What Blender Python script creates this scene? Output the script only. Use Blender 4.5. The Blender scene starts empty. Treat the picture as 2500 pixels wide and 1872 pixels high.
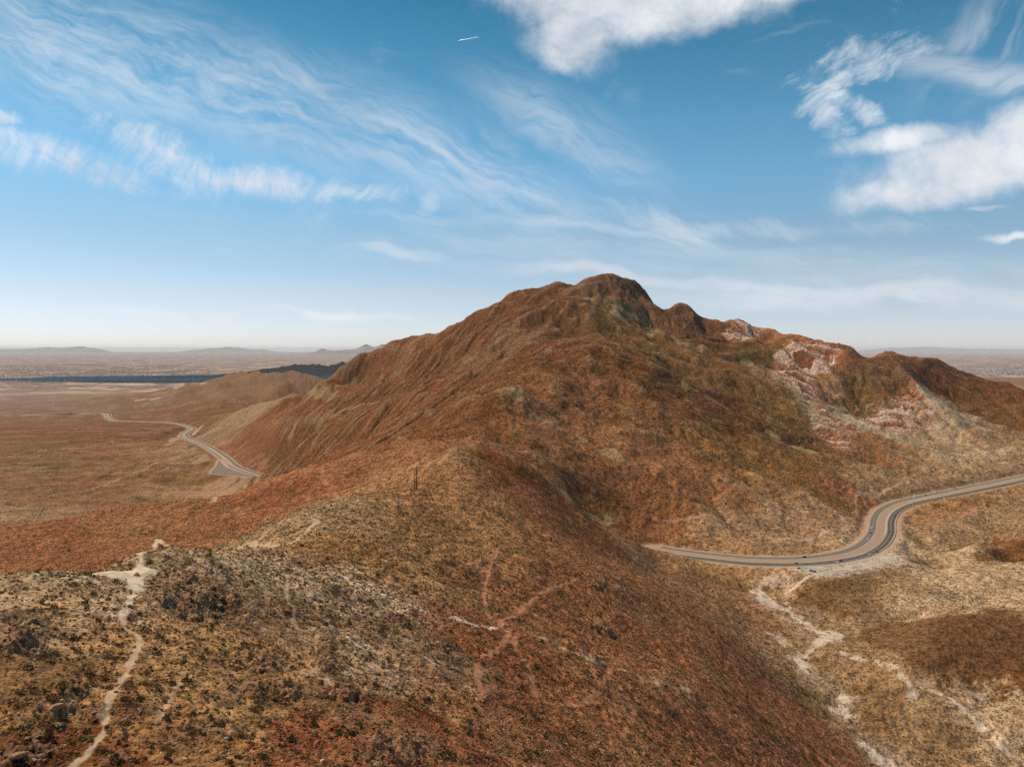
import bpy, bmesh, math, random
import numpy as np
from mathutils import Vector
random.seed(7); RNG = np.random.RandomState(11)
C = bpy.context.scene.collection
sc = bpy.context.scene
R = math.radians

# ------------------------------------------------------------------ camera
# heights are kept relative to the camera while the land is worked out, then
# lifted by ZC, so that the far plain lies at about 40 m.
ZC = 600.0
FP = 1720.0                      # focal length in pixels of the 2500 px wide photo
HY = 853.0                       # row of the true horizon
TH = math.atan((936.0 - HY) / FP)
cam_d = bpy.data.cameras.new('camera'); cam = bpy.data.objects.new('camera', cam_d); C.objects.link(cam)
cam_d.sensor_fit = 'HORIZONTAL'; cam_d.sensor_width = 36.0; cam_d.lens = 36.0 * FP / 2500.0
cam_d.clip_start = 1.0; cam_d.clip_end = 400000.0
cam.location = (0, 0, ZC); cam.rotation_euler = (math.pi / 2 - TH, 0, 0)
sc.camera = cam
sc.view_settings.view_transform = 'Standard'; sc.view_settings.look = 'None'
sc.view_settings.exposure = 0.0; sc.view_settings.gamma = 1.0
sc.cycles.max_bounces = 5; sc.cycles.diffuse_bounces = 2; sc.cycles.volume_bounces = 2
sc.cycles.transparent_max_bounces = 6; sc.cycles.use_denoising = False

# ------------------------------------------------------------------ sun
SUN_EL, SUN_DIR = R(54), Vector((-0.88, 0.47, 0)).normalized()
sv = Vector((SUN_DIR.x * math.cos(SUN_EL), SUN_DIR.y * math.cos(SUN_EL), math.sin(SUN_EL)))
sd = bpy.data.lights.new('sun', 'SUN'); sd.energy = 4.7; sd.angle = R(0.5); sd.color = (1.0, 0.855, 0.67)
so = bpy.data.objects.new('sun', sd); C.objects.link(so); so.location = (0, 0, ZC + 400)
so.rotation_euler = sv.to_track_quat('Z', 'Y').to_euler()

# ------------------------------------------------------------------ node helper
class NT:
    def __init__(s, tree): s.t = tree; s.n = tree.nodes; s.l = tree.links
    def _in(s, node, idx, v):
        if v is None: return
        if isinstance(v, bpy.types.NodeSocket): s.l.new(v, node.inputs[idx])
        else:
            node.inputs[idx].default_value = v
    def m(s, op, a=None, b=None, c=None, clamp=False):
        n = s.n.new('ShaderNodeMath'); n.operation = op; n.use_clamp = clamp
        s._in(n, 0, a); s._in(n, 1, b); s._in(n, 2, c); return n.outputs[0]
    def vm(s, op, a=None, b=None, out=0):
        n = s.n.new('ShaderNodeVectorMath'); n.operation = op
        s._in(n, 0, a); s._in(n, 1, b); return n.outputs[out]
    def comb(s, x, y, z):
        n = s.n.new('ShaderNodeCombineXYZ'); s._in(n, 0, x); s._in(n, 1, y); s._in(n, 2, z); return n.outputs[0]
    def sep(s, v):
        n = s.n.new('ShaderNodeSeparateXYZ'); s.l.new(v, n.inputs[0]); return n.outputs
    def noise(s, v, scale, detail=4, rough=.55, lac=2.0, dist=0.0, out=0, norm=True):
        n = s.n.new('ShaderNodeTexNoise'); n.normalize = norm; s.l.new(v, n.inputs['Vector'])
        n.inputs['Scale'].default_value = scale; n.inputs['Detail'].default_value = detail
        n.inputs['Roughness'].default_value = rough; n.inputs['Lacunarity'].default_value = lac
        n.inputs['Distortion'].default_value = dist; return n.outputs[out]
    def voro(s, v, scale, out='Distance'):
        n = s.n.new('ShaderNodeTexVoronoi'); s.l.new(v, n.inputs['Vector']); n.inputs['Scale'].default_value = scale
        return n.outputs[out]
    def ss(s, x, a, b, lo=0.0, hi=1.0):
        n = s.n.new('ShaderNodeMapRange'); n.interpolation_type = 'SMOOTHSTEP'
        s._in(n, 0, x); s._in(n, 1, a); s._in(n, 2, b); s._in(n, 3, lo); s._in(n, 4, hi); return n.outputs[0]
    def mix(s, f, a, b, mode='MIX'):
        n = s.n.new('ShaderNodeMix'); n.data_type = 'RGBA'; n.blend_type = mode
        s._in(n, 0, f); s._in(n, 6, a); s._in(n, 7, b); return n.outputs[2]

# ------------------------------------------------------------------ sky with clouds
world = bpy.data.worlds.new('World'); sc.world = world; world.use_nodes = True
SKYR = [(0.0, (1.22, 1.20, 1.46)), (.055, (1.25, 1.21, 1.42)), (.155, (1.34, 1.25, 1.25)), (.30, (1.22, 1.34, 1.24)), (.46, (1.05, 1.55, 1.50)), (.60, (.82, 1.48, 1.42)), (.88, (.34, 1.05, 1.04)), (1.0, (.26, .9, .92))]
def build_sky():
    T = NT(world.node_tree); n, l = T.n, T.l
    for x in list(n): n.remove(x)
    out = n.new('ShaderNodeOutputWorld'); bg = n.new('ShaderNodeBackground'); l.new(bg.outputs[0], out.inputs[0])
    sky = n.new('ShaderNodeTexSky'); sky.sky_type = 'NISHITA'; sky.sun_disc = False
    sky.sun_elevation = SUN_EL; sky.sun_rotation = math.atan2(SUN_DIR.x, SUN_DIR.y)
    sky.altitude = 1800; sky.air_density = 1.0; sky.dust_density = 0.7; sky.ozone_density = 1.4
    bg.inputs['Strength'].default_value = 0.085
    tc = n.new('ShaderNodeTexCoord'); d = tc.outputs['Generated']
    X, Y, Z = T.sep(d)
    Yc = T.m('MAXIMUM', Y, 0.05)
    u = T.m('DIVIDE', X, Yc); t = T.m('DIVIDE', Z, Yc)
    front = T.ss(Y, 0.05, 0.3)
    uv = T.comb(u, t, 0.0)
    def scale(v, k):
        q = n.new('ShaderNodeVectorMath'); q.operation = 'SCALE'; l.new(v, q.inputs[0]); q.inputs['Scale'].default_value = k; return q.outputs[0]
    w1 = T.vm('SUBTRACT', T.noise(uv, 3.0, 4, .55, out=1), (0.5, 0.5, 0.5)); w2 = T.vm('SUBTRACT', T.noise(uv, 11.0, 5, .6, out=1), (0.5, 0.5, 0.5))
    uvw = T.vm('ADD', T.vm('ADD', uv, scale(w1, .06)), scale(w2, .035))
    uvs = T.vm('ADD', T.vm('ADD', uv, scale(w1, .16)), scale(w2, .025))
    def rot(v, ang, sx, sy):               # long axis turned to the given angle, then stretched
        q = n.new('ShaderNodeMapping'); l.new(v, q.inputs[0]); q.inputs['Rotation'].default_value = (0, 0, ang); q.vector_type = 'POINT'
        return T.vm('MULTIPLY', q.outputs[0], (sx, sy, 1.0))
    def P(px, py): return ((px - 1250) / FP, (HY - py) / FP)
    def blob(v, px, py, rx, ry, ang, soft=.6):
        # ellipse centred on a direction of the sky; ang tilts its long axis (degrees, up to the right)
        cx, cy = P(px, py); q = T.vm('SUBTRACT', v, (cx, cy, 0.0))
        q = rot(q, -R(ang), 1, 1); q = T.vm('MULTIPLY', q, (FP / rx, FP / ry, 0.0))
        return T.ss(T.vm('LENGTH', q, out=1), 1.0 + soft, max(1.0 - soft, 0.))
    def mx(*a):
        r = a[0]
        for b in a[1:]: r = T.m('MAXIMUM', r, b)
        return r
    def eat(mask, nz, k, a, b): return T.ss(T.m('ADD', mask, T.m('MULTIPLY', T.m('SUBTRACT', nz, .5), k)), a, b)
    # --- dense bright clouds with torn edges
    dn = T.noise(uvs, 9.0, 9, .66)
    d1 = mx(blob(uvw, 1420, -30, 270, 125, -8, .55), blob(uvw, 1395, 105, 88, 100, -60, .6), blob(uvw, 1640, 30, 250, 75, 10, .6), blob(uvw, 1880, -10, 190, 40, 10, .8))
    d2 = mx(blob(uvw, 2380, 400, 290, 88, 10, .55), blob(uvw, 2180, 352, 170, 30, 10, .8), blob(uvw, 2220, 470, 170, 48, 6, .7), blob(uvw, 2540, 340, 190, 95, 14, .6))
    d3 = blob(uvw, 2475, 577, 90, 9, 6, .9)
    dense = eat(mx(d1, d2, d3), dn, 1.7, .10, 1.25)
    # --- torn cloud and wisps above it
    wn = T.noise(rot(uvs, -R(35), 3.2, 9.0), 3.6, 10, .7)
    d4 = mx(blob(uvw, 2120, 165, 150, 50, 12, .9), blob(uvw, 2010, 235, 110, 26, 40, .9), blob(uvw, 2040, 275, 120, 30, -22, .9), blob(uvw, 2000, 300, 60, 40, -45, .9))
    wisp = eat(d4, wn, 2.6, .32, 1.4)
    fib = T.noise(rot(uvs, -R(12), 1.6, 9.0), 2.2, 9, .62); fib2 = T.noise(rot(uvs, -R(52), 1.6, 9.0), 2.0, 9, .62)
    d5 = T.m('MULTIPLY', mx(T.m('MULTIPLY', blob(uvw, 2390, 195, 210, 34, -8, .9), T.ss(fib, .34, .6)), T.m('MULTIPLY', blob(uv, 2420, 90, 70, 190, -50, .95), T.ss(fib2, .40, .68))), .62)
    # --- cirrus sheet on the left: streaks running down to the right
    st = T.noise(rot(uvs, R(18), 1.2, 9.0), 2.4, 11, .68); st2 = T.noise(rot(uvs, R(27), 2.0, 9.0), 5.0, 11, .72)
    sheet = mx(blob(uv, 160, 120, 430, 130, -17, .95), blob(uv, 620, 240, 520, 105, -20, .95), blob(uv, 1080, 390, 360, 80, -25, .95), T.m('MULTIPLY', blob(uv, 1380, 330, 200, 60, -30, 1.), .7))
    cir = T.m('MULTIPLY', T.m('MULTIPLY', sheet, T.ss(T.m('ADD', T.m('MULTIPLY', st, .6), T.m('MULTIPLY', st2, .4)), .36, .64)), .66)
    edge = mx(blob(uvw, 150, 385, 300, 46, -14, .9), blob(uvw, 640, 445, 330, 34, -7, .9), blob(uvw, 400, 370, 190, 60, -25, .95), blob(uvw, 890, 475, 130, 24, -4, .9), blob(uvw, 20, 288, 60, 18, -14, .8))
    pf = T.noise(rot(uvs, -R(62), 2.6, 8.0), 4.6, 10, .7)
    ed = T.m('MULTIPLY', T.m('MULTIPLY', T.ss(T.m('ADD', T.m('MULTIPLY', pf, .5), T.m('MULTIPLY', st, .5)), .30, .60), 1.05), eat(edge, T.m('ADD', T.m('MULTIPLY', pf, .5), T.m('MULTIPLY', st2, .5)), 2.6, .16, 1.7), .70)
    # --- low streaks and the pale bands over the horizon
    sn = T.noise(rot(uvs, R(6), 1.3, 10.0), 2.4, 9, .64); sn2 = T.noise(rot(uvs, R(28), 2.0, 8.0), 2.6, 9, .66)
    low = mx(blob(uvw, 1060, 480, 70, 26, 50, .9), blob(uvw, 1200, 490, 70, 16, 12, .9), blob(uvw, 1380, 548, 420, 20, -2, .9), blob(uvw, 1010, 625, 110, 20, -8, .9), blob(uvw, 2380, 515, 60, 8, 5, .9), T.m('MULTIPLY', blob(uvw, 1790, 195, 110, 16, -22, .9), .45), T.m('MULTIPLY', blob(uvw, 1850, 110, 120, 8, 10, .9), .5))
    lo = T.m('MULTIPLY', eat(low, sn, 2.6, .25, 1.5), .6)
    lo2 = T.m('MULTIPLY', eat(mx(blob(uvw, 1590, 540, 190, 40, -28, .95), blob(uvw, 1930, 560, 330, 30, 0, .95)), sn2, 2.6, .3, 1.5), .6)
    bands = mx(blob(uvs, 2250, 730, 900, 34, -1, .9), blob(uvs, 1500, 668, 420, 24, -5, .9), blob(uvs, 640, 764, 430, 11, 0, .9), blob(uvs, 1850, 700, 420, 24, -7, .9), T.m('MULTIPLY', blob(uv, 1700, 640, 900, 70, -4, 1.), .6))
    bd = T.m('MULTIPLY', eat(bands, sn, 1.8, .1, 1.4), .7)
    total = T.m('MULTIPLY', mx(dense, T.m('MULTIPLY', wisp, .8), d5, cir, ed, lo, lo2, bd), front, clamp=True)
    shade = T.mix(T.ss(T.noise(uvs, 4.5, 6, .6), .3, .75), (8.0, 8.4, 9.0, 1), (11.2, 11.4, 11.7, 1))
    # the photograph's blue is a little greener than a clean clear-air sky
    rp = n.new('ShaderNodeValToRGB'); l.new(T.m('MULTIPLY', Z, 2.0), rp.inputs[0]); e = rp.color_ramp.elements
    for q in SKYR[2:]: e.new(q[0])
    for k, (p_, c_) in enumerate(SKYR): e[k].position = p_; e[k].color = (*c_, 1)
    tint = T.mix(1.0, sky.outputs[0], rp.outputs[0], 'MULTIPLY')
    col = T.mix(T.m('MULTIPLY', total, .93), tint, shade)
    l.new(col, bg.inputs['Color'])
build_sky()

# ------------------------------------------------------------------ noise and land shape
_P = RNG.permutation(4096); _G = RNG.rand(4096) * 2 * np.pi; _GX, _GY = np.cos(_G).astype(np.float32), np.sin(_G).astype(np.float32)
def gnoise(x, y):
    xi = np.floor(x); yi = np.floor(y); fx = (x - xi).astype(np.float32); fy = (y - yi).astype(np.float32)
    xi = xi.astype(np.int64); yi = yi.astype(np.int64)
    def g(ix, iy, dx, dy):
        h = _P[(_P[ix & 4095] + iy) & 4095]; return _GX[h] * dx + _GY[h] * dy
    a = g(xi, yi, fx, fy); b = g(xi + 1, yi, fx - 1, fy); c = g(xi, yi + 1, fx, fy - 1); d = g(xi + 1, yi + 1, fx - 1, fy - 1)
    u = fx * fx * fx * (fx * (fx * 6 - 15) + 10); v = fy * fy * fy * (fy * (fy * 6 - 15) + 10)
    return (a + (b - a) * u + ((c + (d - c) * u) - (a + (b - a) * u)) * v) * 1.5
def fbm(x, y, L, oct=4, gain=.5, seed=0, ridged=False):
    r = 0; a = 1.0; f = 1.0 / L
    for k in range(oct):
        v = gnoise(x * f + 17.3 * seed + 5.1 * k, y * f - 9.7 * seed + 3.7 * k)
        r = r + a * ((1 - 2 * np.abs(v)) if ridged else v); a *= gain; f *= 2.03
    return r
def sstep(x, a, b):
    t = np.clip((x - a) / (b - a), 0, 1); return t * t * (3 - 2 * t)

ct, st_ = math.cos(TH), math.sin(TH)
def ray(px, py):                       # direction of a photo pixel, per metre of depth: x/Y and z/Y
    a = (px - 1250.0) / FP; b = (936.0 - py) / FP; k = ct + b * st_
    return a / k, (b * ct - st_) / k

# control points: a photo direction and how far away the land is there
K = []
def pts(*a):
    for px, py, Y in a:
        u, t = ray(px, py); K.append((u, math.log(Y), t))
def vz(*a):                            # hidden ground: direction, distance, height below the camera
    for px, Y, z in a:
        u, _ = ray(px, 900); K.append((u, math.log(Y), z / Y))
# skyline of the mountain
pts((790,929,2700),(849,886,2780),(899,861,2800),(960,837,2720),(1012,821,2650),(1084,798,2560),(1134,782,2500),(1197,748,2480),(1247,721,2480),(1301,712,2500),
    (1342,699,2520),(1360,691,2520),(1378,698,2530),(1414,689,2540),(1441,673,2550),(1468,668,2560),(1500,673,2560),(1536,687,2560),(1572,708,2550),(1581,724,2540),(1590,742,2540),(1622,758,2550),
    (1640,749,2540),(1667,744,2540),(1694,756,2540),(1712,779,2560),(1726,786,2600),(1746,793,2650),(1789,777,2680),(1805,772,2680),(1830,793,2680),(1860,803,2680),(1893,813,2640),(1902,823,2600),
    (1938,824,2550),(1975,829,2500),(2027,845,2440),(2056,845,2400),(2088,854,2360),(2106,867,2360),(2142,868,2500),(2178,874,2600),(2223,879,2620),(2268,883,2600),(2314,892,2560),(2359,908,2520),(2404,924,2480),(2440,933,2440),(2500,951,2380))
for _u, _l, _t in list(K[5:]):         # the mountain falls away behind its skyline
    _Y = math.exp(_l); _z = _t * _Y
    K.append((_u, math.log(_Y + 130), (_z - 45) / (_Y + 130))); K.append((_u, math.log(_Y + 420), (_z - 190) / (_Y + 420)))
for _u, _l, _t in list(K[:5]):
    _Y = math.exp(_l); _z = _t * _Y
    K.append((_u, math.log(_Y + 150), (_z - 50) / (_Y + 150))); K.append((_u, math.log(_Y + 500), (_z - 170) / (_Y + 500)))
vz((2650,2300,-175),(2900,2200,-230),(3200,2000,-300))
# spurs of the right flank
pts((1432,825,1850),(1380,826,1880),(1330,822,1960),(1500,845,1790),(1559,872,1750),(1667,935,1680),(1771,998,1600),(1884,1057,1520),(1952,1093,1470),(2088,1138,1420),(2192,1170,1390))
pts((1590,804,2300),(1681,845,2150),(1771,881,2080),(1825,899,2030),(1920,944,1950),(1997,985,1870),(2083,1030,1790),(2178,1062,1720),(2268,1102,1650),(2336,1129,1590),(2427,1157,1480))
pts((1470,745,2300),(1440,760,2150),(1500,740,2320))
pts((2169,876,2300),(2196,890,2240),(2219,917,2180),(2241,953,2090),(2250,967,2060),(2268,975,2030),(2336,1012,1980),(2427,1062,1880),(2500,1093,1780))
pts((2101,1021,1960),(2060,990,2010),(2030,960,2080),(2000,930,2140),(1885,902,2200),(2150,1040,1900),(2250,1075,1800),(2350,1100,1740),(2460,1130,1620))
pts((2285,962,2250),(2350,985,2260),(2440,1020,2150),(2500,1050,2050))
pts((1640,900,1860),(1700,940,1800),(1740,960,1760),(1820,1000,1700),(1900,1045,1620),(2000,1080,1580),(2100,1115,1530),(2230,1150,1450))
vz((1500,2020,20),(1420,2010,35))
# front of the mountain, nearer hills
pts((1233,943,1250),(1180,950,1290),(1152,975,1350),(1060,1015,1450),(1010,1040,1500),(900,1085,1600),(780,1120,1700),(1333,960,1320),(1378,1010,1270),(1405,1042,1230),(1480,1090,1160),(1150,1010,1170),(1250,1010,1170),(1250,1060,1090),(1170,1060,1090),(1330,1110,1040),(1400,1160,1010),(1559,1135,1110),(1640,1180,1080),(1760,1240,1050))
pts((1300,880,1560),(1400,900,1530),(1250,905,1560),(1520,960,1430),(1600,1010,1360),(1700,1080,1290),(1800,1130,1240),(1900,1170,1200),(2000,1200,1160),(2080,1230,1130))
pts((1450,1150,1080),(1560,1230,1010),(1650,1290,975),(1750,1310,965),(1850,1320,965),(1950,1330,970),(2040,1300,1010))
vz((1233,1400,-68),(1300,1380,-70))
# left flank
pts((1200,870,1900),(1100,900,2020),(1000,958,2150),(900,997,2250),(780,1030,2350),(700,1060,2450),(650,1090,2480))
pts((989,993,1850),(940,985,1950),(880,1005,2060),(800,1040,2150),(720,1080,2250))
pts((1150,830,2250),(1050,870,2400),(950,905,2550),(860,945,2700),(780,975,2850),(700,1003,3000),(620,1030,3200),(560,1055,3300))
pts((720,960,3300),(640,985,3650),(560,1010,3850),(500,1040,3750))
vz((1060,2200,-110),(900,1850,-240),(800,1950,-290),(980,2050,-135))
# hill with the poles, saddle, dome behind
pts((630,1335,330),(716,1258,450),(746,1254,460),(791,1226,500),(881,1203,540),(983,1200,572),(1012,1197,580),(1060,1175,610),(1090,1112,700),(1125,1097,750),(1170,1098,770),(1252,1123,800),(1333,1169,830),(1392,1223,860),(1468,1273,880),(1560,1312,895),(1635,1343,900))
pts((1160,1200,610),(1250,1235,620),(1330,1275,640),(1420,1330,660),(1530,1385,690),(1640,1425,720),(1750,1460,760),(1852,1426,850))
pts((1060,1274,520),(1166,1327,490),(1288,1368,480),(1370,1400,490),(1500,1425,520),(1614,1455,560),(1760,1530,600),(1900,1600,655))
pts((900,1300,420),(800,1330,380),(1000,1350,400),(1040,1420,345),(1150,1440,390),(1230,1505,350),(1300,1480,390),(1400,1540,380),(1600,1600,410),(1750,1650,440),(1880,1720,490),(1000,1250,510))
vz((1125,980,-130),(1200,980,-135),(1300,1000,-158),(1420,950,-183),(1012,680,-135),(950,700,-140),(860,720,-150),(1550,1000,-250))
# spur lines of the near slope
pts((560,1341,290),(680,1355,322),(800,1392,315),(922,1449,302),(1085,1494,300),(1227,1539,305),(1309,1547,312),(1410,1596,322),(1492,1628,332),(1614,1669,335),(1700,1693,350),(1800,1745,375),(1950,1835,440))
pts((700,1480,235),(800,1527,222),(898,1584,212),(1060,1616,212),(1154,1681,206),(1268,1763,202),(1370,1815,200),(1435,1864,200),(1130,1600,246),(1000,1540,255),(1300,1660,262),(1450,1720,262),(1600,1800,270))
pts((650,1600,180),(780,1680,165),(922,1754,152),(1060,1828,150),(1000,1720,172),(1150,1790,170),(1290,1872,168))
pts((1600,1872,225),(1800,1872,320),(1950,1872,420),(2127,1864,515))
# foreground hill on the left
pts((0,1407,190),(81,1396,194),(155,1387,200),(195,1394,206),(236,1405,215),(285,1376,235),(346,1341,246),(386,1331,250),(427,1331,254),(488,1341,262),(0,1872,108),(300,1872,110),(600,1872,116),(900,1872,132),(1150,1872,150),
    (300,1600,150),(100,1600,141),(500,1600,166),(500,1450,207),(100,1480,168),(310,1480,180),(620,1470,215),(420,1700,138),(150,1740,124),(-300,1420,175),(-300,1872,105),(-800,1450,165),(-300,1600,130),(3300,1872,520),(2900,1872,530),(-1200,1872,110))
vz((-1200,80,-75),(-600,70,-70),(0,70,-62),(600,70,-60),(1250,70,-70),(1900,70,-110),(2500,100,-180),(3300,150,-240),(2000,200,-160),(2500,300,-270),(3300,300,-285),(1700,120,-100),
   (0,250,-105),(0,400,-170),(0,700,-232),(-600,300,-150),(-600,600,-230),(-1200,500,-230),(390,330,-108),(390,450,-160),(300,700,-215),(560,420,-130),(620,600,-160),(150,270,-105),(150,420,-168),(500,350,-108),(236,260,-90))
# red spur and the valley on the left
pts((735,1141,1000),(780,1136,1010),(800,1190,900),(760,1220,800),(678,1170,1030),(641,1172,1040),(607,1193,1045),(540,1222,1050),(483,1222,1050),(403,1230,1050),(286,1243,1050),(200,1257,1050),(0,1300,1040),(100,1380,760),(300,1300,860),(500,1260,880),(640,1270,760),(880,1120,1150),(980,1080,1280))
vz((735,1150,-205),(640,1250,-262),(500,1300,-305),(300,1300,-320),(0,1300,-330),(-600,1200,-330),(-1200,1200,-330),(800,1250,-215))
pts((0,1250,1800),(0,1200,2080),(200,1200,2120),(400,1200,2150),(403,1037,4250),(420,1047,3900),(380,1046,4000),(440,1052,3760),(470,1222,2100),(520,1225,2050),(0,1100,3050),(300,1120,2820),(420,1140,2560),(0,1024,4900),(300,1060,3600),(150,1060,3700),(300,960,8200),(0,960,8300),(0,1000,5900),(200,990,6400),(380,1003,5600),(336,1028,4550),(281,1026,4655),(266,1014,5050),(200,1009,5310),(100,1012,5370),(0,1014,5400),(520,985,4800),(640,960,5200),(420,1080,3250))
vz((620,2000,-440),(560,1700,-400),(700,1900,-380),(-600,2000,-440),(-1200,2500,-450),(-600,4500,-480),(-600,9000,-545))
vz((850,5500,-470),(850,7000,-530),(950,6500,-540),(800,8000,-520),(720,5000,-400),(800,5000,-430))
vz((400,9500,-553),(550,10500,-555),(700,10500,-555),(850,9500,-555),(200,10500,-556),(1000,10000,-556),(400,12500,-559),(700,12500,-559),(600,9000,-540),(750,9000,-530))
pts((677,911,7000),(750,918,6600),(780,925,6400),(620,915,7100),(560,927,7250),(480,941,7500),(420,955,7700))
pts((500,1142,2640),(480,1152,2580),(520,1176,2400),(560,1192,2300),(450,1180,2380),(600,1190,2250))
pts((700,945,5200),(600,955,5700))
# behind the mountain and to the right
vz((1250,4000,-250),(1250,5500,-470),(1250,8500,-555),(1700,4200,-330),(1700,6000,-510),(2000,4200,-400),(2500,4500,-480),(2500,7500,-553),(2250,5500,-530),(1000,4800,-420),(850,4500,-400),(800,3700,-330),(1100,7000,-540),
   (3200,3500,-420),(3200,6000,-545),(-1200,9500,-552))
vz((1860,2250,-15),(1790,2480,60),(1850,2550,30),(1950,2250,-30),(1720,2420,60),(1660,2360,90),(1640,2430,112))
# low ground on the right
pts((1900,1372,903),(2037,1361,930),(2152,1299,1050),(2250,1400,860),(2150,1376,905),(2350,1380,880),(2500,1378,870),(2250,1505,700),(2400,1500,702),(2500,1508,690),(2400,1560,655),(2400,1680,590),(2200,1640,600),(2300,1760,555),(2500,1760,545),(2500,1872,515),(2300,1872,517),(2200,1450,770),(2050,1500,740),(2000,1450,800),
    (1926,1566,690),(2047,1678,610),(2061,1752,570),(2180,1560,665),(2400,1330,960),(2300,1290,1060),(2500,1290,1040),(2500,1230,1210),(2250,1330,990),(2420,1440,790),(2700,1400,800),(3200,1350,900),(2900,1500,700))
vz((2330,740,-277),(2450,740,-278),(2200,730,-284))
pts((2330,1503,692),(2450,1506,692))
vz((2300,920,-287),(2500,930,-290),(2400,1000,-285))
K = np.array(K)

def _ker(d2): return np.sqrt(d2 + 0.00016)
def solve():
    n = len(K); D = (K[:, None, 0] - K[None, :, 0]) ** 2 + (K[:, None, 1] - K[None, :, 1]) ** 2
    A = -_ker(D); A += np.eye(n) * 0.0004
    M = np.zeros((n + 3, n + 3)); M[:n, :n] = A; M[:n, n] = 1; M[:n, n + 1] = K[:, 0]; M[:n, n + 2] = K[:, 1]
    M[n, :n] = 1; M[n + 1, :n] = K[:, 0]; M[n + 2, :n] = K[:, 1]
    return np.linalg.solve(M, np.concatenate([K[:, 2], [0, 0, 0]]))
Wt = solve()
def base_t(u, lv):
    u = np.asarray(u, float).ravel(); lv = np.asarray(lv, float).ravel(); r = np.empty(u.size)
    for i in range(0, u.size, 40000):
        uu = u[i:i + 40000, None]; ll = lv[i:i + 40000, None]
        r[i:i + 40000] = -_ker((uu - K[None, :, 0]) ** 2 + (ll - K[None, :, 1]) ** 2) @ Wt[:-3] + Wt[-3] + Wt[-2] * uu[:, 0] + Wt[-1] * ll[:, 0]
    return r
# look-up of the smooth base surface
U0, U1, L0, L1 = -2.2, 2.2, math.log(45.), math.log(16000.)
BU, BL = np.linspace(U0, U1, 700), np.linspace(L0, L1, 640)
_g = np.meshgrid(BU, BL); BT = base_t(_g[0], _g[1]).reshape(640, 700)
def bil(A, fx, fy):
    h, w = A.shape; fx = np.clip(fx, 0, w - 1.001); fy = np.clip(fy, 0, h - 1.001)
    x = fx.astype(np.int64); y = fy.astype(np.int64); a = fx - x; b = fy - y
    return (A[y, x] * (1 - a) + A[y, x + 1] * a) * (1 - b) + (A[y + 1, x] * (1 - a) + A[y + 1, x + 1] * a) * b
PLAIN = -560.0
def base_z(X, Y):
    Yc = np.maximum(Y, 46.); u = np.clip(X / Yc, U0, U1)
    t = bil(BT, (u - U0) / (U1 - U0) * 699, (np.log(np.minimum(Yc, 15900.)) - L0) / (L1 - L0) * 639)
    z = t * Yc; k = sstep(Yc, 9000, 13500)
    z = z * (1 - k) + PLAIN * k
    return np.where(Yc > 4500, np.maximum(z, PLAIN), z)

# streams cut the land: implicit stream-power incision on a grid
def erode(H, dx, iters, kk, m=.45, diff=.06, talus=None):
    ny, nx = H.shape; N = nx * ny
    for it in range(iters):
        Hp = np.pad(H, 1, mode='edge'); best = np.zeros_like(H); rec = np.arange(N).reshape(ny, nx).copy(); dist = np.full(H.shape, dx)
        idx = np.arange(N).reshape(ny, nx)
        for dy in (-1, 0, 1):
            for dxx in (-1, 0, 1):
                if dx == 0 and dy == 0: continue
                if dy == 0 and dxx == 0: continue
                dd = dx * math.hypot(dy, dxx)
                nb = Hp[1 + dy:1 + dy + ny, 1 + dxx:1 + dxx + nx]; s = (H - nb) / dd
                ok = s > best
                iy = np.clip(np.arange(ny) + dy, 0, ny - 1); ix = np.clip(np.arange(nx) + dxx, 0, nx - 1)
                nid = idx[iy][:, ix]
                best = np.where(ok, s, best); rec = np.where(ok, nid, rec); dist = np.where(ok, dd, dist)
        order = np.argsort(-H, axis=None, kind='stable'); ol = order.tolist(); rl = rec.ravel().tolist()
        A = [dx * dx] * N
        for i in ol:
            r = rl[i]
            if r != i: A[r] += A[i]
        A = np.array(A); F = (np.ravel(kk) * A ** m / dist.ravel())
        Fl = F.tolist(); h = H.ravel().tolist()
        for i in reversed(ol):
            r = rl[i]
            if r != i:
                f = Fl[i]; h[i] = (h[i] + f * h[r]) / (1 + f)
        H = np.array(h).reshape(ny, nx)
        for _ in range(2):
            Hp = np.pad(H, 1, mode='edge'); H = H + diff * (Hp[:-2, 1:-1] + Hp[2:, 1:-1] + Hp[1:-1, :-2] + Hp[1:-1, 2:] - 4 * H)
    return H
def edge_fade(ny, nx, w):
    a = np.minimum(np.arange(nx), np.arange(nx)[::-1])[None, :]; b = np.minimum(np.arange(ny), np.arange(ny)[::-1])[:, None]
    return sstep(np.minimum(a, b), 0, w)
def cub(A, fx, fy):                       # Catmull-Rom sample, zero outside
    h, w = A.shape; inside = (fx > 1) & (fx < w - 2.01) & (fy > 1) & (fy < h - 2.01)
    out = np.zeros(fx.shape); fx = fx[inside]; fy = fy[inside]
    x = fx.astype(np.int64); y = fy.astype(np.int64); a = fx - x; b = fy - y
    def wts(t): return (-.5*t+t*t-.5*t**3, 1-2.5*t*t+1.5*t**3, .5*t+2*t*t-1.5*t**3, -.5*t*t+.5*t**3)
    wx, wy = wts(a), wts(b); r = 0
    for j in range(4):
        q = 0
        for i in range(4): q = q + wx[i] * A[y + j - 1, x + i - 1]
        r = r + wy[j] * q
    out[inside] = r; return out

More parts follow.
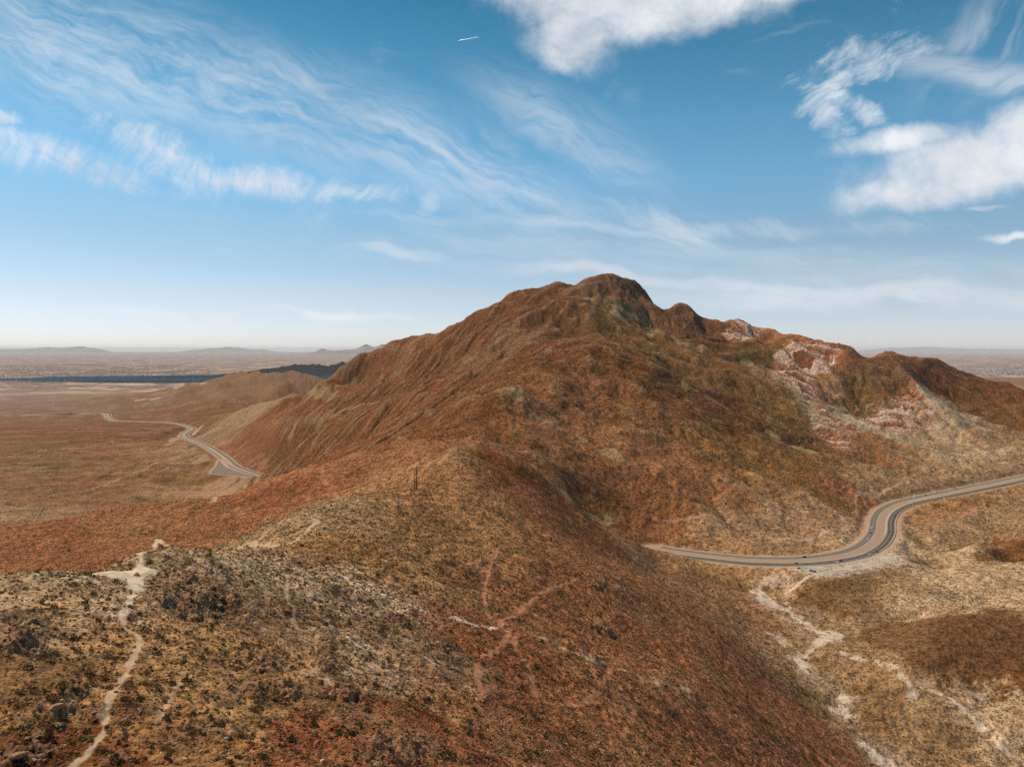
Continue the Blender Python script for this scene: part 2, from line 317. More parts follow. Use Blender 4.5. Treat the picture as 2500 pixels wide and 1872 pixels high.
def seg_dist(X, Y, P):                    # distance to a polyline and parameter along it
    best = np.full(X.shape, 1e9); par = np.zeros(X.shape); L = 0
    for (a, b) in zip(P[:-1], P[1:]):
        dx, dy = b[0] - a[0], b[1] - a[1]; l2 = dx * dx + dy * dy + 1e-9; l = math.sqrt(l2)
        t = np.clip(((X - a[0]) * dx + (Y - a[1]) * dy) / l2, 0, 1)
        d = np.hypot(X - a[0] - t * dx, Y - a[1] - t * dy)
        m = d < best; best = np.where(m, d, best); par = np.where(m, L + t * l, par); L += l
    return best, par
def smooth_line(P, n=4):
    P = [np.array(p, float) for p in P]; Q = [2 * P[0] - P[1]] + P + [2 * P[-1] - P[-2]]; out = []
    for i in range(1, len(Q) - 2):
        for k in range(n):
            t = k / n; p0, p1, p2, p3 = Q[i - 1:i + 3]
            out.append(.5 * ((2 * p1) + (-p0 + p2) * t + (2 * p0 - 5 * p1 + 4 * p2 - p3) * t * t + (-p0 + 3 * p1 - 3 * p2 + p3) * t ** 3))
    out.append(P[-1]); return np.array(out)

# road centre lines, each point a photo direction and a height
def road_line(a):
    o = []
    for px, py, z in a:
        u, t = ray(px, py); Y = z / t; o.append((u * Y, Y, z))
    return o
RR = road_line([(1605,1340,-271),(1640,1346.5,-271),(1700,1354.5,-271),(1786,1364,-271),(1833,1368,-271),(1926,1370,-271),(1985,1367,-271),(2037,1361,-271),(2095,1348,-271),(2132,1327,-271),(2152,1299,-271),(2155,1270,-271),(2171,1246,-271),(2211,1227,-271),(2273,1213,-271),(2348,1198,-271),(2424,1183,-271),(2500,1167,-271),(2620,1143,-271)])
# far left road, from the spur down to the plain
RL = road_line([(690,1171,-430),(648,1165,-431),(607,1152,-432),(573,1139,-433),(548,1118,-435),(516,1096,-436),(483,1080,-438),(453,1068,-440),(450,1059,-442),(468,1047,-444),(460,1041,-445),(437,1035,-447),(403,1031,-450),(336,1028,-455),(281,1026,-459),(268,1021,-462),(263,1014,-464),(256,1009,-467),(200,1008,-471),(0,1013,-495),(-200,1018,-500)])
RR = smooth_line(RR, 6); RL = smooth_line(RL, 6)
def level_roads(X, Y, Z):
    for P, hw in ((RR, 24.0), (RL, 24.0)):
        bb = (X > P[:, 0].min() - 200) & (X < P[:, 0].max() + 200) & (Y > P[:, 1].min() - 200) & (Y < P[:, 1].max() + 200)
        if not bb.any(): continue
        d, s = seg_dist(X[bb], Y[bb], P[:, :2])
        L = np.concatenate([[0], np.cumsum(np.hypot(*np.diff(P[:, :2], axis=0).T))])
        zr = np.interp(s, L, P[:, 2]); z = Z[bb]
        # cut and fill banks at fixed slopes
        dd = np.maximum(d - hw, 0); up = zr + dd * .42; dn = zr - dd * .5
        fd = sstep(dd, 40, 150); zz = np.where(d < hw, zr, np.clip(z, dn, up) * (1 - fd) + z * fd); Z[bb] = zz
    return Z

# mid grid: the whole mountain and both valleys
GX0, GX1, GY0, GY1, GD = -2200., 1900., 90., 4500., 5.5
gx = np.arange(GX0, GX1, GD); gy = np.arange(GY0, GY1, GD); MX, MY = np.meshgrid(gx, gy)
Zb = base_z(MX, MY)
wx = MX + 40 * fbm(MX, MY, 260, 3, seed=1); wy = MY + 40 * fbm(MX, MY, 260, 3, seed=2)
rough = sstep(MY, 250, 900)
elev = sstep(Zb, -300, 60)
Z = Zb + (4 + 5 * sstep(MY, 700, 1300) + 12 * elev) * rough * (fbm(wx, wy, 240, 4, .5, 3, True) - .9) + 7 * rough * fbm(MX, MY, 70, 3, .5, 4) + 1.2 * fbm(MX, MY, 40, 3, .5, 5)
Z = erode(Z, GD, 6, .010 + .055 * sstep(MY, 600, 1300) * (1 - .65 * sstep(MY, 2300, 2750)) + .02 * sstep(-MX, 100, 500) * sstep(MY, 500, 900), diff=.06)
def blur(A, n):
    for _ in range(n):
        Ap = np.pad(A, 1, mode='edge'); A = (Ap[:-2, 1:-1] + Ap[2:, 1:-1] + Ap[1:-1, :-2] + Ap[1:-1, 2:] + 2 * A) / 6
    return A
def lowpass(A, q):                   # broad average: block mean, blurred, back to full size
    h, w = A.shape; B = A[:h // q * q, :w // q * q].reshape(h // q, q, w // q, q).mean((1, 3)); B = blur(B, 4)
    yy_, xx_ = np.meshgrid((np.arange(h) + .5) / q - .5, (np.arange(w) + .5) / q - .5, indexing='ij'); return bil(B, xx_, yy_)
Z = Z - lowpass(Z - Zb, 8)            # keep the big shape where it was measured
Z = level_roads(MX, MY, Z)
DZ = (Z - Zb) * edge_fade(*Zb.shape, 24)
def mid_z(X, Y):
    z = base_z(X, Y); return z + cub(DZ, (X - GX0) / GD, (Y - GY0) / GD)
# near grid: the hill under the camera
NX0, NX1, NY0, NY1, ND = -240., 420., 92., 620., 1.5
nx_ = np.arange(NX0, NX1, ND); ny_ = np.arange(NY0, NY1, ND); QX, QY = np.meshgrid(nx_, ny_)
Zm = mid_z(QX, QY)
wx = QX + 8 * fbm(QX, QY, 50, 3, seed=11); wy = QY + 8 * fbm(QX, QY, 50, 3, seed=12)
Z = Zm + 1.1 * (fbm(wx, wy, 42, 4, .5, 13, True) - .9) + .5 * fbm(QX, QY, 14, 3, .55, 14)
Z = erode(Z, ND, 3, .016, diff=.08)
Z = Z - lowpass(Z - Zm, 8)
DN = (Z - Zm) * edge_fade(*Zm.shape, 30)
def land(X, Y):
    X = np.asarray(X, float); Y = np.asarray(Y, float)
    z = mid_z(X, Y) + cub(DN, (X - NX0) / ND, (Y - NY0) / ND)
    # dark low hills far out on the left
    for cx, cy, sx, sy, h, ang in ((-5000, 14300, 1200, 600, 80, .1), (-3900, 14500, 1200, 700, 150, .1), (-2600, 14700, 1500, 800, 190, 0)):
        q = np.exp(-(((X - cx) / sx) ** 2 + ((Y - cy) / sy) ** 2)); z = z + h * q * (.85 + .16 * fbm(X, Y, 1000, 4, .5, 21, True))
    k = sstep(Y, 3400, 5000) * sstep(z, PLAIN + 120, PLAIN + 260)
    z = z + k * 60 * (fbm(X, Y, 620, 5, .5, 22, True) - .9)
    k2 = sstep(Y, 2600, 4200) * (1 - k) * (1 - sstep(Y, 9000, 12000))
    z = z + k2 * 9 * fbm(X, Y, 500, 4, .5, 23)
    return z
ROCK_MARKS = []
def fine(X, Y, Z):
    # small relief that the grids above do not hold
    mid = sstep(Y, 110, 300) * (1 - sstep(Y, 1300, 2200))
    near = 1 - sstep(Y, 300, 800)
    f = .16 * fbm(X, Y, 2.6, 2, .5, 31) * near
    f = f + mid * .8 * (fbm(X + 4 * fbm(X, Y, 12, 2, .5, 37), Y, 15.0, 3, .55, 36, True) - .9)
    f = f + .5 * fbm(X, Y, 9.0, 3, .55, 32) * (.5 + .5 * near) * (1 - sstep(Y, 1500, 2500))
    f = f + 1.6 * (fbm(X + 9 * fbm(X, Y, 30, 2, .5, 35), Y, 26.0, 3, .55, 34, True) - .9) * sstep(Y, 600, 1300) * (1 - sstep(Y, 3800, 5000))
    f = f + 2.4 * fbm(X, Y, 34.0, 4, .5, 33) * sstep(Y, 500, 1300) * (1 - sstep(Y, 3800, 5000))
    return f

# ------------------------------------------------------------------ the sheet of land, denser near the camera
uu = np.concatenate([np.linspace(-1.6, -.80, 70)[:-1], np.linspace(-.80, .80, 1290), np.linspace(.80, 1.6, 70)[1:]])
yy = np.exp(np.concatenate([np.linspace(math.log(62.), math.log(4600.), 1560)[:-1], np.linspace(math.log(4600.), math.log(170000.), 240)]))
NU, NY = len(uu), len(yy)
FU, FY = np.meshgrid(uu, yy); FX = FU * FY
FZ = np.empty_like(FX); 
for i in range(0, NY, 200): FZ[i:i+200] = land(FX[i:i+200], FY[i:i+200])
T_ANG = FZ / FY
def hit(px, py, first=True):           # where a photo direction meets the land: X, Y, Z
    u, t = ray(px, py); j = np.clip(np.searchsorted(uu, u), 1, NU - 1); a = (u - uu[j-1]) / (uu[j] - uu[j-1])
    col = T_ANG[:, j-1] * (1 - a) + T_ANG[:, j] * a
    k = int(np.argmax(col >= t)) if (col >= t).any() else NY - 1
    if k > 0 and col[k] != col[k-1]:
        f = (t - col[k-1]) / (col[k] - col[k-1]); Y = yy[k-1] + (yy[k] - yy[k-1]) * min(max(f, 0), 1)
    else: Y = yy[k]
    return u * Y, Y, t * Y

_zm = base_z(MX, MY) + DZ; CV1 = _zm - blur(_zm, 18)          # ridge (+) or gully (-), metres
_zn = mid_z(QX, QY) + DN; CV2 = _zn - blur(_zn, 14)
curv = np.zeros_like(FX); 
_a = cub(CV1, (FX - GX0) / GD, (FY - GY0) / GD); _b = cub(CV2 * edge_fade(*CV2.shape, 30), (FX - NX0) / ND, (FY - NY0) / ND)
curv = np.clip(_a / 3.0, -1, 1) * .8 + np.clip(_b / .8, -1, 1) * .8

KIND = {'r': (.215,.071,.028), 'R': (.32,.108,.048), 'b': (.140,.046,.013), 't': (.385,.262,.155), 'o': (.178,.084,.026), 'g': (.225,.138,.075),
        'p': (.52,.42,.31), 'd': (.085,.032,.009), 'k': (.250,.105,.045), 'c': (.33,.178,.076), 's': (.118,.066,.021)}
SAMP = """60 1450 tc;150 1420 t;300 1400 tg;450 1370 tg;560 1360 t;100 1550 ct;100 1700 co;200 1850 b;300 1600 c;450 1650 c;600 1600 c;500 1450 g;700 1500 g;620 1750 c;500 1820 cb;750 1850 r;900 1850 r;850 1720 gb;
1000 1750 br;760 1790 r;1100 1700 kc;1100 1850 kr;1300 1650 r;1250 1600 r;1200 1560 kr;1400 1700 Rk;1500 1700 Rc;1600 1780 Rk;1500 1850 kc;1700 1800 Rk;1900 1850 Rk;1350 1790 rk;700 1400 t;850 1440 t;1000 1560 g;950 1650 gt;
850 1280 ot;900 1350 oc;800 1250 ot;1000 1300 oc;1050 1400 c;1150 1350 ck;1200 1450 k;1300 1450 kr;1450 1450 rk;1550 1500 gr;1500 1380 k;1650 1420 gk;1750 1450 gk;1600 1550 kr;1700 1600 kR;1850 1700 Rk;1950 1780 Rk;
1125 1104 bc;1200 1130 b;1300 1230 rk;1150 1240 kc;1400 1280 rk;1350 1210 b;1500 1300 gk;735 1148 R;790 1190 Rr;650 1220 r;500 1260 rk;350 1290 rc;200 1320 r;60 1350 rk;0 1310 rk;700 1200 r;860 1150 rk;900 1130 k;950 1180 kc;
50 1240 tk;100 1200 gk;200 1180 k;350 1150 ok;500 1200 c;300 1100 k;100 1130 o;50 1090 o;150 1060 rb;300 1060 rb;400 1060 b;100 1000 gb;300 1000 gb;500 990 ob;200 960 g;400 950 gb;560 960 gb;650 940 gb;470 1100 kt;420 1190 kc;
560 1040 ot;620 1060 rb;700 1000 rb;780 960 rb;700 1040 b;600 1090 r;640 1110 r;820 930 r;880 900 b;950 880 rb;1010 860 r;900 960 b;1000 920 b;1100 850 b;1200 800 b;840 898 gb;1050 815 g;750 1080 b;850 1060 b;950 1010 rb;
1300 740 b;1350 780 bd;1468 690 bg;1540 710 bg;1400 850 br;1250 900 b;1230 820 gb;1500 800 o;1600 850 o;1700 890 o;1560 900 b;1650 950 b;1750 980 rd;1450 950 bk;1300 970 bk;1400 1050 k;1500 1100 k;1600 1150 k;1700 1200 k;1300 1020 k;
1200 1000 b;1100 1000 b;1500 1200 bk;1650 1260 kb;1800 1280 kt;1750 1320 ckt;1900 1300 kt;1950 1250 kt;2000 1200 o;1900 1150 o;1800 1080 o;1850 1030 d;1950 1060 ds;1900 980 os;2000 1150 o;2100 1180 ot;2050 1200 kR;1680 770 bd;
1750 830 b;1850 860 o;1920 880 o;2010 880 R;1830 810 R;1970 940 Rt;2100 920 s;2130 980 ds;2080 970 ds;2200 970 rk;2150 1010 tk;2240 1000 tp;2300 1050 t;2400 1110 t;2480 1130 ot;2300 940 b;2400 970 b;2450 1020 bo;2480 1080 ot;
2060 1020 tp;2050 1060 k;2250 1300 ktg;2350 1290 ot;2450 1250 ot;2300 1230 kc;2450 1330 bo;2200 1340 t;2300 1400 t;2450 1420 t;2150 1410 ot;2000 1460 bo;2100 1480 ot;2250 1490 t;2350 1550 bs;2450 1580 ds;2300 1600 bs;2450 1650 bs;
2200 1600 ot;2100 1560 ot;2250 1700 ot;2400 1720 t;2450 1800 t;2300 1830 ot;2150 1750 og;2280 1370 t;1980 1420 ct;1750 1390 c"""
SP = []; SC = []; SL = []
for q in SAMP.replace('\n', '').split(';'):
    a, b, c = q.split(); X, Y, Z = hit(float(a), float(b)); SP.append((X / Y, math.log(Y))); SC.append(np.mean([KIND[k] for k in c], axis=0)); SL.append((float(a), float(b), round(Y)))
SP = np.array(SP); SC = np.array(SC)
# worked out on a coarse lattice of (bearing, log distance), then looked up with a warp
_cu = np.linspace(-1.6, 1.6, 520); _cl = np.linspace(math.log(62), math.log(17000), 640); _m = np.meshgrid(_cu, _cl)
W = 1.0 / ((_m[0][..., None] - SP[:, 0]) ** 2 + (_m[1][..., None] - SP[:, 1]) ** 2 + 5e-5) ** 2.8
W /= W.sum(-1, keepdims=True); CM = W @ SC; del W
wr = np.where(FY < 3000, 1, .3)
w_u = FU + wr * (.030 * fbm(FX / FY * 400, np.log(FY) * 400, 22, 6, .65, 41)); w_l = np.log(FY) + wr * (.055 * fbm(FX / FY * 400, np.log(FY) * 400, 22, 6, .65, 42))
cx_, cy_ = (w_u + 1.6) / 3.2 * 519, (np.minimum(w_l, math.log(16900)) - math.log(62)) / (math.log(17000) - math.log(62)) * 639
COL = np.stack([bil(CM[..., k], cx_, cy_) for k in range(3)], -1)
def lerp(mask, c, amt=1.0):
    global COL
    m = np.clip(mask * amt, 0, 1)[..., None]; COL = COL * (1 - m) + np.array(c) * m
def c7(*a): return [(x / 2.458, 1250 + y / 2.458) for x, y in a]
def c8(*a): return [(800 + x / 2.458, 1250 + y / 2.458) for x, y in a]
def c5(*a): return [(1600 + x / 2.1456, 1100 + y / 2.1456) for x, y in a]
def c3(*a): return [(700 + x / 2.212, 640 + y / 2.212) for x, y in a]
def c4(*a): return [(1500 + x / 2.212, 700 + y / 2.212) for x, y in a]
def c2(*a): return [(200 + x / 4.424, 960 + y / 4.424) for x, y in a]
def poly_mask(P, soft=10.):
    Q = np.array([hit(a, b)[:2] for a, b in P]); x, y = FX, FY; ins = np.zeros(x.shape, bool)
    m = (x > Q[:, 0].min() - 60) & (x < Q[:, 0].max() + 60) & (y > Q[:, 1].min() - 60) & (y < Q[:, 1].max() + 60)
    xs, ys = x[m], y[m]; r = np.zeros(xs.shape, bool)
    for i in range(len(Q)):
        x1, y1 = Q[i]; x2, y2 = Q[i - 1]
        r ^= ((y1 > ys) != (y2 > ys)) & (xs < (x2 - x1) * (ys - y1) / (y2 - y1 + 1e-9) + x1)
    d, _ = seg_dist(xs, ys, np.vstack([Q, Q[:1]])); d = np.where(r, -d, d) + soft * 1.5 * fbm(xs, ys, 60, 4, .6, 71)
    o = np.zeros(FX.shape); o[m] = 1 - sstep(d, -soft, soft); return o
# broad blotches of soil, grass on the ridges, brush in the gullies
n1 = fbm(FX, FY, 130, 5, .55, 51); n2 = fbm(FX, FY, 46, 5, .6, 52); n3 = fbm(FX, FY, 11, 4, .6, 53)
in_m = 1 - sstep(FY, 2800, 4500)
lerp(sstep(n1, .15, .8) * in_m, KIND['o'], .25); lerp(sstep(-n1, .2, .8) * in_m, KIND['r'], .25)
lerp(sstep(n2, .25, .8) * in_m, KIND['s'], .4); lerp(sstep(-n2, .3, .9) * in_m, KIND['c'], .35)
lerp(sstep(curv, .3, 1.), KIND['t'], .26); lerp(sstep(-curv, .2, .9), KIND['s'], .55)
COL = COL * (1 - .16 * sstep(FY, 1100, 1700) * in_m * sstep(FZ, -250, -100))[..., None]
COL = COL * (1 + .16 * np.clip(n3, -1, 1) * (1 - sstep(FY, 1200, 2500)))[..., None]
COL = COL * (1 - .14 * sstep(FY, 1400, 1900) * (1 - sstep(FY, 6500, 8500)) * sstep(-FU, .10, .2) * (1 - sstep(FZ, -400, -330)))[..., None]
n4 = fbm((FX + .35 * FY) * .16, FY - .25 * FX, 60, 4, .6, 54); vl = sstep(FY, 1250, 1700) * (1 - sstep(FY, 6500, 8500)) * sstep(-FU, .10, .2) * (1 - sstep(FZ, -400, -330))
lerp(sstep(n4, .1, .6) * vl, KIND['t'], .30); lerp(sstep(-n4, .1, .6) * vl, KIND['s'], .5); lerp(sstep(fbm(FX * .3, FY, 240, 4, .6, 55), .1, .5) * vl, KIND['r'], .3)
lerp(poly_mask(c5((1060,940),(1200,900),(1400,880),(1600,870),(1800,875),(1960,890),(1960,1140),(1750,1190),(1500,1190),(1330,1130),(1200,1040)), 5), (.135,.062,.026), .8)
lerp(poly_mask(c5((720,740),(900,670),(1060,640),(1180,700),(1190,800),(1050,880),(850,860),(740,800)), 6), (.15,.085,.036), .7)
# far plain
plain = sstep(FY, 4500, 11000) * (1 - sstep(FZ, PLAIN + 25, PLAIN + 90))
lerp(plain, (.23, .155, .125), 1)
# trails, dry wash and clearings: real bare ground, worn lines about a metre wide
def trail(P, w, c, amt=.9, soft=.5, world=False, wob=.5, gap=0.):
    Q = P if world else [hit(a, b)[:2] for a, b in P]
    Q = smooth_line([np.array(q) for q in Q], 4)
    x0, x1, y0, y1 = Q[:, 0].min() - 4 * w, Q[:, 0].max() + 4 * w, Q[:, 1].min() - 4 * w, Q[:, 1].max() + 4 * w
    m = (FX > x0) & (FX < x1) & (FY > y0) & (FY < y1)
    if not m.any(): return
    d, _ = seg_dist(FX[m], FY[m], Q); d = d + wob * w * fbm(FX[m], FY[m], w * 3.5, 3, .6, 61)
    k = (1 - sstep(d, w * .5 * (1 - soft), w * .5 * (1 + soft)))[:, None] * amt
    if gap: k = k * (1 - gap * sstep(fbm(FX[m], FY[m], 7.0, 4, .7, 62), -.05, .35))[:, None]
    COL[m] = COL[m] * (1 - k) + np.array(c) * k
    BARE[m] = np.maximum(BARE[m], k[:, 0])
BARE = np.zeros_like(FX)
PT, TR = (.46, .33, .21), (.38, .175, .095)
trail(c7((430,1529),(560,1420),(620,1310),(640,1180),(700,1060),(760,960),(790,880),(840,790),(830,740),(760,690),(740,640)), 1.15, PT)
trail(c7((740,640),(745,590),(760,560),(800,480),(785,420),(740,375)), 1.5, (.55,.43,.32))
trail(c7((640,378),(700,365),(760,362),(820,355)), 7, (.58,.46,.34)); trail(c7((800,360),(850,260),(930,205),(1000,200)), 4, (.55,.44,.33), .8)
trail(c7((1900,50),(1860,90),(1800,150),(1740,190),(1600,205),(1400,225)), 3.4, PT, .8); trail(c7((0,395),(200,372),(330,345)), 3, (.45,.33,.2), .4)
trail(c7((1720,380),(1720,470),(1760,580),(1770,680),(1860,700),(2050,690),(2211,800)), 1.3, PT, .6)
trail(c7((940,1240),(1020,1130),(1060,1040),(1130,960)), 1.2, PT, .5)
trail(c8((1020,215),(975,340),(945,440),(940,560),(975,640)), 2.2, TR, .75); trail(c8((1500,390),(1380,440),(1250,510),(1180,560),(1060,630),(1040,690),(1080,725)), 2.4, TR, .75)
trail(c8((1080,725),(1060,780),(1000,830),(910,890),(905,990),(920,1080),(1000,1040)), 2.2, TR, .75); trail(c8((1130,740),(1120,790),(1180,890),(1225,980),(1240,1090),(1350,1150),(1550,1140),(1640,1030),(1700,940)), 2.0, TR, .7)
trail(c8((1550,1140),(1750,1160),(1850,1150),(1820,1250),(1770,1350)), 2.0, TR, .6); trail(c8((1620,280),(1720,310),(1860,270)), 2.2, TR, .65); trail(c8((1820,1000),(1990,1020),(2100,1060)), 2.4, TR, .6)
trail(c3((60,1115),(150,1105),(200,1165),(250,1225),(310,1270)), 6, (.36,.155,.08), .6); trail(c3((150,1100),(110,1130),(60,1115)), 10, (.34,.13,.07), .5)
PL = (.60, .52, .43)
trail(c8((0,350),(300,490),(480,560),(700,625),(900,680),(1080,715)), 2.4, PL, .65, wob=1.2, gap=.55); trail(c8((1150,720),(1500,850),(1700,930),(2000,1030),(2212,1090)), 2.0, (.45,.34,.22), .6, wob=1.2, gap=.5)
trail(c8((0,680),(120,760),(240,820)), 1.0, PL, .8, wob=.8, gap=.6); trail(c8((560,860),(640,905)), .9, PL, .7, wob=.8, gap=.6); trail(c8((780,1000),(870,1060),(940,1110)), .7, PL, .7, wob=.8, gap=.6)
trail(c8((0,1000),(80,1030),(150,950),(260,920),(250,840)), 2.0, (.42,.32,.22), .45, wob=1.2, gap=.8); trail(c8((1290,1340),(1400,1390),(1560,1510)), .8, (.5,.38,.28), .6, wob=1.2)
trail(c7((1940,650),(2050,710),(2211,800)), .9, PL, .7, wob=.8, gap=.7); trail(c7((1680,920),(1800,960),(1950,1000),(2050,1050)), 3.0, (.45,.34,.24), .5, wob=1.4, gap=.8)
WS = (.56, .45, .35)
trail(c5((560,680),(548,740),(600,790),(690,835),(760,890),(830,940),(940,970),(850,1010),(760,1090),(800,1170),(900,1220),(970,1280),(990,1370),(1030,1450),(1100,1530),(1180,1620),(1240,1700)), 11, WS, .9, wob=1.0, gap=.55)
trail(c5((560,680),(548,740),(600,790),(690,835),(760,890),(830,940),(860,1000),(760,1090),(800,1170),(900,1220),(970,1280),(990,1370),(1030,1450),(1100,1530),(1180,1620),(1240,1700)), 26, WS, .25, soft=.9, wob=1.0, gap=.6)
trail(c5((690,740),(690,790),(720,850),(800,900)), 5, WS, .75, wob=1.4, gap=.7); trail(c5((640,960),(720,1030),(800,1080)), 8, WS, .75, wob=1.3, gap=.7); trail(c5((560,690),(640,680),(700,700)), 9, WS, .6, wob=1.5, gap=.8); trail(c5((1120,1560),(1260,1640),(1300,1720)), 8, WS, .8, wob=1.3, gap=.7)
trail(c5((970,1060),(1100,1090),(1250,1130),(1310,1190),(1340,1250),(1370,1310)), 4.5, WS, .65, wob=1.2, gap=.8); trail(c5((1390,1240),(1500,1275),(1600,1340),(1660,1400),(1750,1480),(1850,1600),(1890,1656)), 3.2, WS, .8, wob=.8)
trail(c5((1390,1200),(1600,1260),(1931,1270)), 4, WS, .45, wob=1.8); trail(c5((690,742),(830,705),(930,655),(1060,622),(1240,582),(1310,588)), 3.6, (.58,.46,.36), .85)
trail(c5((1240,540),(1330,500),(1420,570)), 2.0, (.5,.33,.25), .6); trail(c5((1060,350),(1050,240),(1130,225),(1230,290)), 4, (.45,.26,.19), .6); trail(c5((1170,235),(1250,190),(1320,165),(1460,205)), 5, (.45,.27,.2), .7)
trail(c5((0,355),(200,350),(500,370)), 5, (.40,.22,.15), .6); trail(c5((620,470),(800,465),(960,410),(1020,412)), 6, (.45,.33,.25), .5); trail(c5((1280,290),(1620,270),(1660,320),(1600,350)), 10, (.40,.17,.11), .6)
trail(c2((0,1060),(400,920),(700,810),(850,740),(1080,670)), 6, (.40,.27,.185), .8); trail(c2((1750,900),(1600,1030),(1500,1110),(1420,1180)), 7, (.47,.35,.22), .7); trail(c2((1860,920),(1760,1010)), 7, (.5,.38,.26), .8); trail(c2((1920,930),(1850,990)), 5, (.5,.38,.26), .7)
trail(c2((930,550),(1010,480),(1100,430)), 30, (.42,.30,.20), .6); trail(c2((1200,450),(1250,400),(1300,350)), 22, (.46,.34,.23), .8); trail(c2((1480,520),(1560,560),(1600,520)), 30, (.36,.16,.09), .4); trail(c2((1800,760),(1880,700),(1960,690),(1960,800)), 24, (.36,.15,.08), .4)
trail([(180,955),(240,952),(330,948),(400,938)], 170, (.50,.40,.32), .9); trail([(0,960),(45,956)], 60, (.5,.4,.32), .8); trail([(340,976),(385,973)], 50, (.45,.34,.25), .7); trail([(500,935),(430,945),(380,948)], 60, (.46,.36,.28), .7)
BANK = (.34, .20, .115)
trail(c2((1480,1000),(1300,1100)), 150, BANK, .7, wob=.2); trail(c2((1660,940),(1500,1080)), 120, BANK, .6, wob=.2)
# pale grassy ridge lines on the big slopes
for L_, w_ in ((c4((130,380),(370,520),(600,660),(850,790),(1000,870),(1300,970)), 10), (c4((0,100),(200,230),(360,300),(700,410),(930,540),(1100,630)), 16), (c4((1290,740),(1500,800),(1700,890),(1850,950)), 14),
               (c3((1130,690),(1350,840),(1560,930),(1900,1130)), 9), (c3((0,800),(200,725),(330,660)), 22), (c3((700,1090),(900,1000),(1000,985)), 6), (c3((1330,1100),(1430,1190),(1560,1300),(1750,1410)), 9),
               (c3((500,750),(200,850),(0,900)), 14), (c3((1500,160),(1660,210),(1800,300),(1990,400)), 16)):
    trail(L_, w_, (.33, .25, .13), .45, wob=1.8)

# tilted rock layers that crop out on the right flank
ROCK = np.zeros_like(FX)
for P_, a_ in ((c4((1000,285),(1180,320),(1290,335),(1340,370),(1200,420),(1100,520),(1060,600),(930,540),(850,470),(860,400),(930,330)), 1.0),
               (c4((640,180),(730,205),(800,290),(740,305),(580,265)), 1.0), (c4((1590,480),(1660,590),(1600,700),(1420,760),(1330,715),(1480,640),(1560,560)), .9),
               (c4((1100,630),(1200,700),(1280,770),(1270,900),(1130,830),(1080,800)), .8), (c4((1470,640),(1600,600),(1700,620),(1780,720),(1600,800),(1420,790)), .5)):
    ROCK = np.maximum(ROCK, a_ * poly_mask(P_, 9))
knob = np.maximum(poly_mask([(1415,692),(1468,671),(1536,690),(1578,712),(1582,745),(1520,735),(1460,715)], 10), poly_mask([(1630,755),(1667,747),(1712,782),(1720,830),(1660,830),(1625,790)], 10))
sco = FZ - .2 * FX - 1.0 * FY + 5 * fbm(FX, FY, 120, 3, .5, 72)
band = fbm(sco * 1.0, FX * .02, 15.0, 3, .7, 73)
lerp(ROCK, (.33,.155,.090), .85); lerp(ROCK * sstep(band, .10, .35), (.56,.40,.31), .85); lerp(ROCK * sstep(-band, .05, .3), (.20,.065,.028), .9)
lerp(ROCK * sstep(fbm(FX, FY, 30, 4, .6, 74), .35, .7), KIND['s'], .7)
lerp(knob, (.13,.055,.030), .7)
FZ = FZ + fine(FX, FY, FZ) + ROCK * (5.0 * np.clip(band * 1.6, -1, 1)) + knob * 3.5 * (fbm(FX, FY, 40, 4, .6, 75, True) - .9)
# broken ledges on parts of the left hill
def zone(P, soft=3.): return poly_mask(P, soft)
LG = np.zeros_like(FX)
for P_, a_ in ((c7((960,330),(1150,270),(1420,330),(1500,480),(1480,640),(1200,640),(980,560)), 1.), (c7((0,640),(160,590),(290,660),(280,800),(200,900),(0,980)), 1.), (c7((1380,860),(1560,830),(1760,1050),(1780,1160),(1560,1230),(1380,1120)), 1.),
               (c7((0,1150),(300,1100),(470,980),(520,1120),(430,1300),(260,1400),(120,1529),(0,1529)), .9), (c8((350,560),(450,560),(480,720),(340,740)), 1.), (c8((1540,370),(1700,370),(1720,740),(1560,720),(1500,520)), .9), (c8((0,580),(120,600),(200,700),(140,900),(0,940)), .8), (c7((1180,1200),(1320,1180),(1360,1330),(1200,1380)), .8), (c8((0,1200),(300,1250),(700,1500),(0,1528)), .7)):
    LG = np.maximum(LG, a_ * zone(P_))
rl = fbm(FX + 1.2 * fbm(FX, FY, 3, 2, .5, 92), FY * .7 + FX * .3, 9.0, 3, .5, 93); _v = rl * 4.5; _f = _v - np.floor(_v); FZ = FZ + LG * ((np.floor(_v) + sstep(_f, .6, 1.0)) * .40 + .25 * np.clip(fbm(FX, FY, 2.2, 3, .6, 94), -.6, .8)) * (1 - sstep(FY, 420, 700))
lerp(LG * sstep(fbm(FX, FY, 5, 3, .6, 95), -.3, .3), (.24,.125,.060), .4)
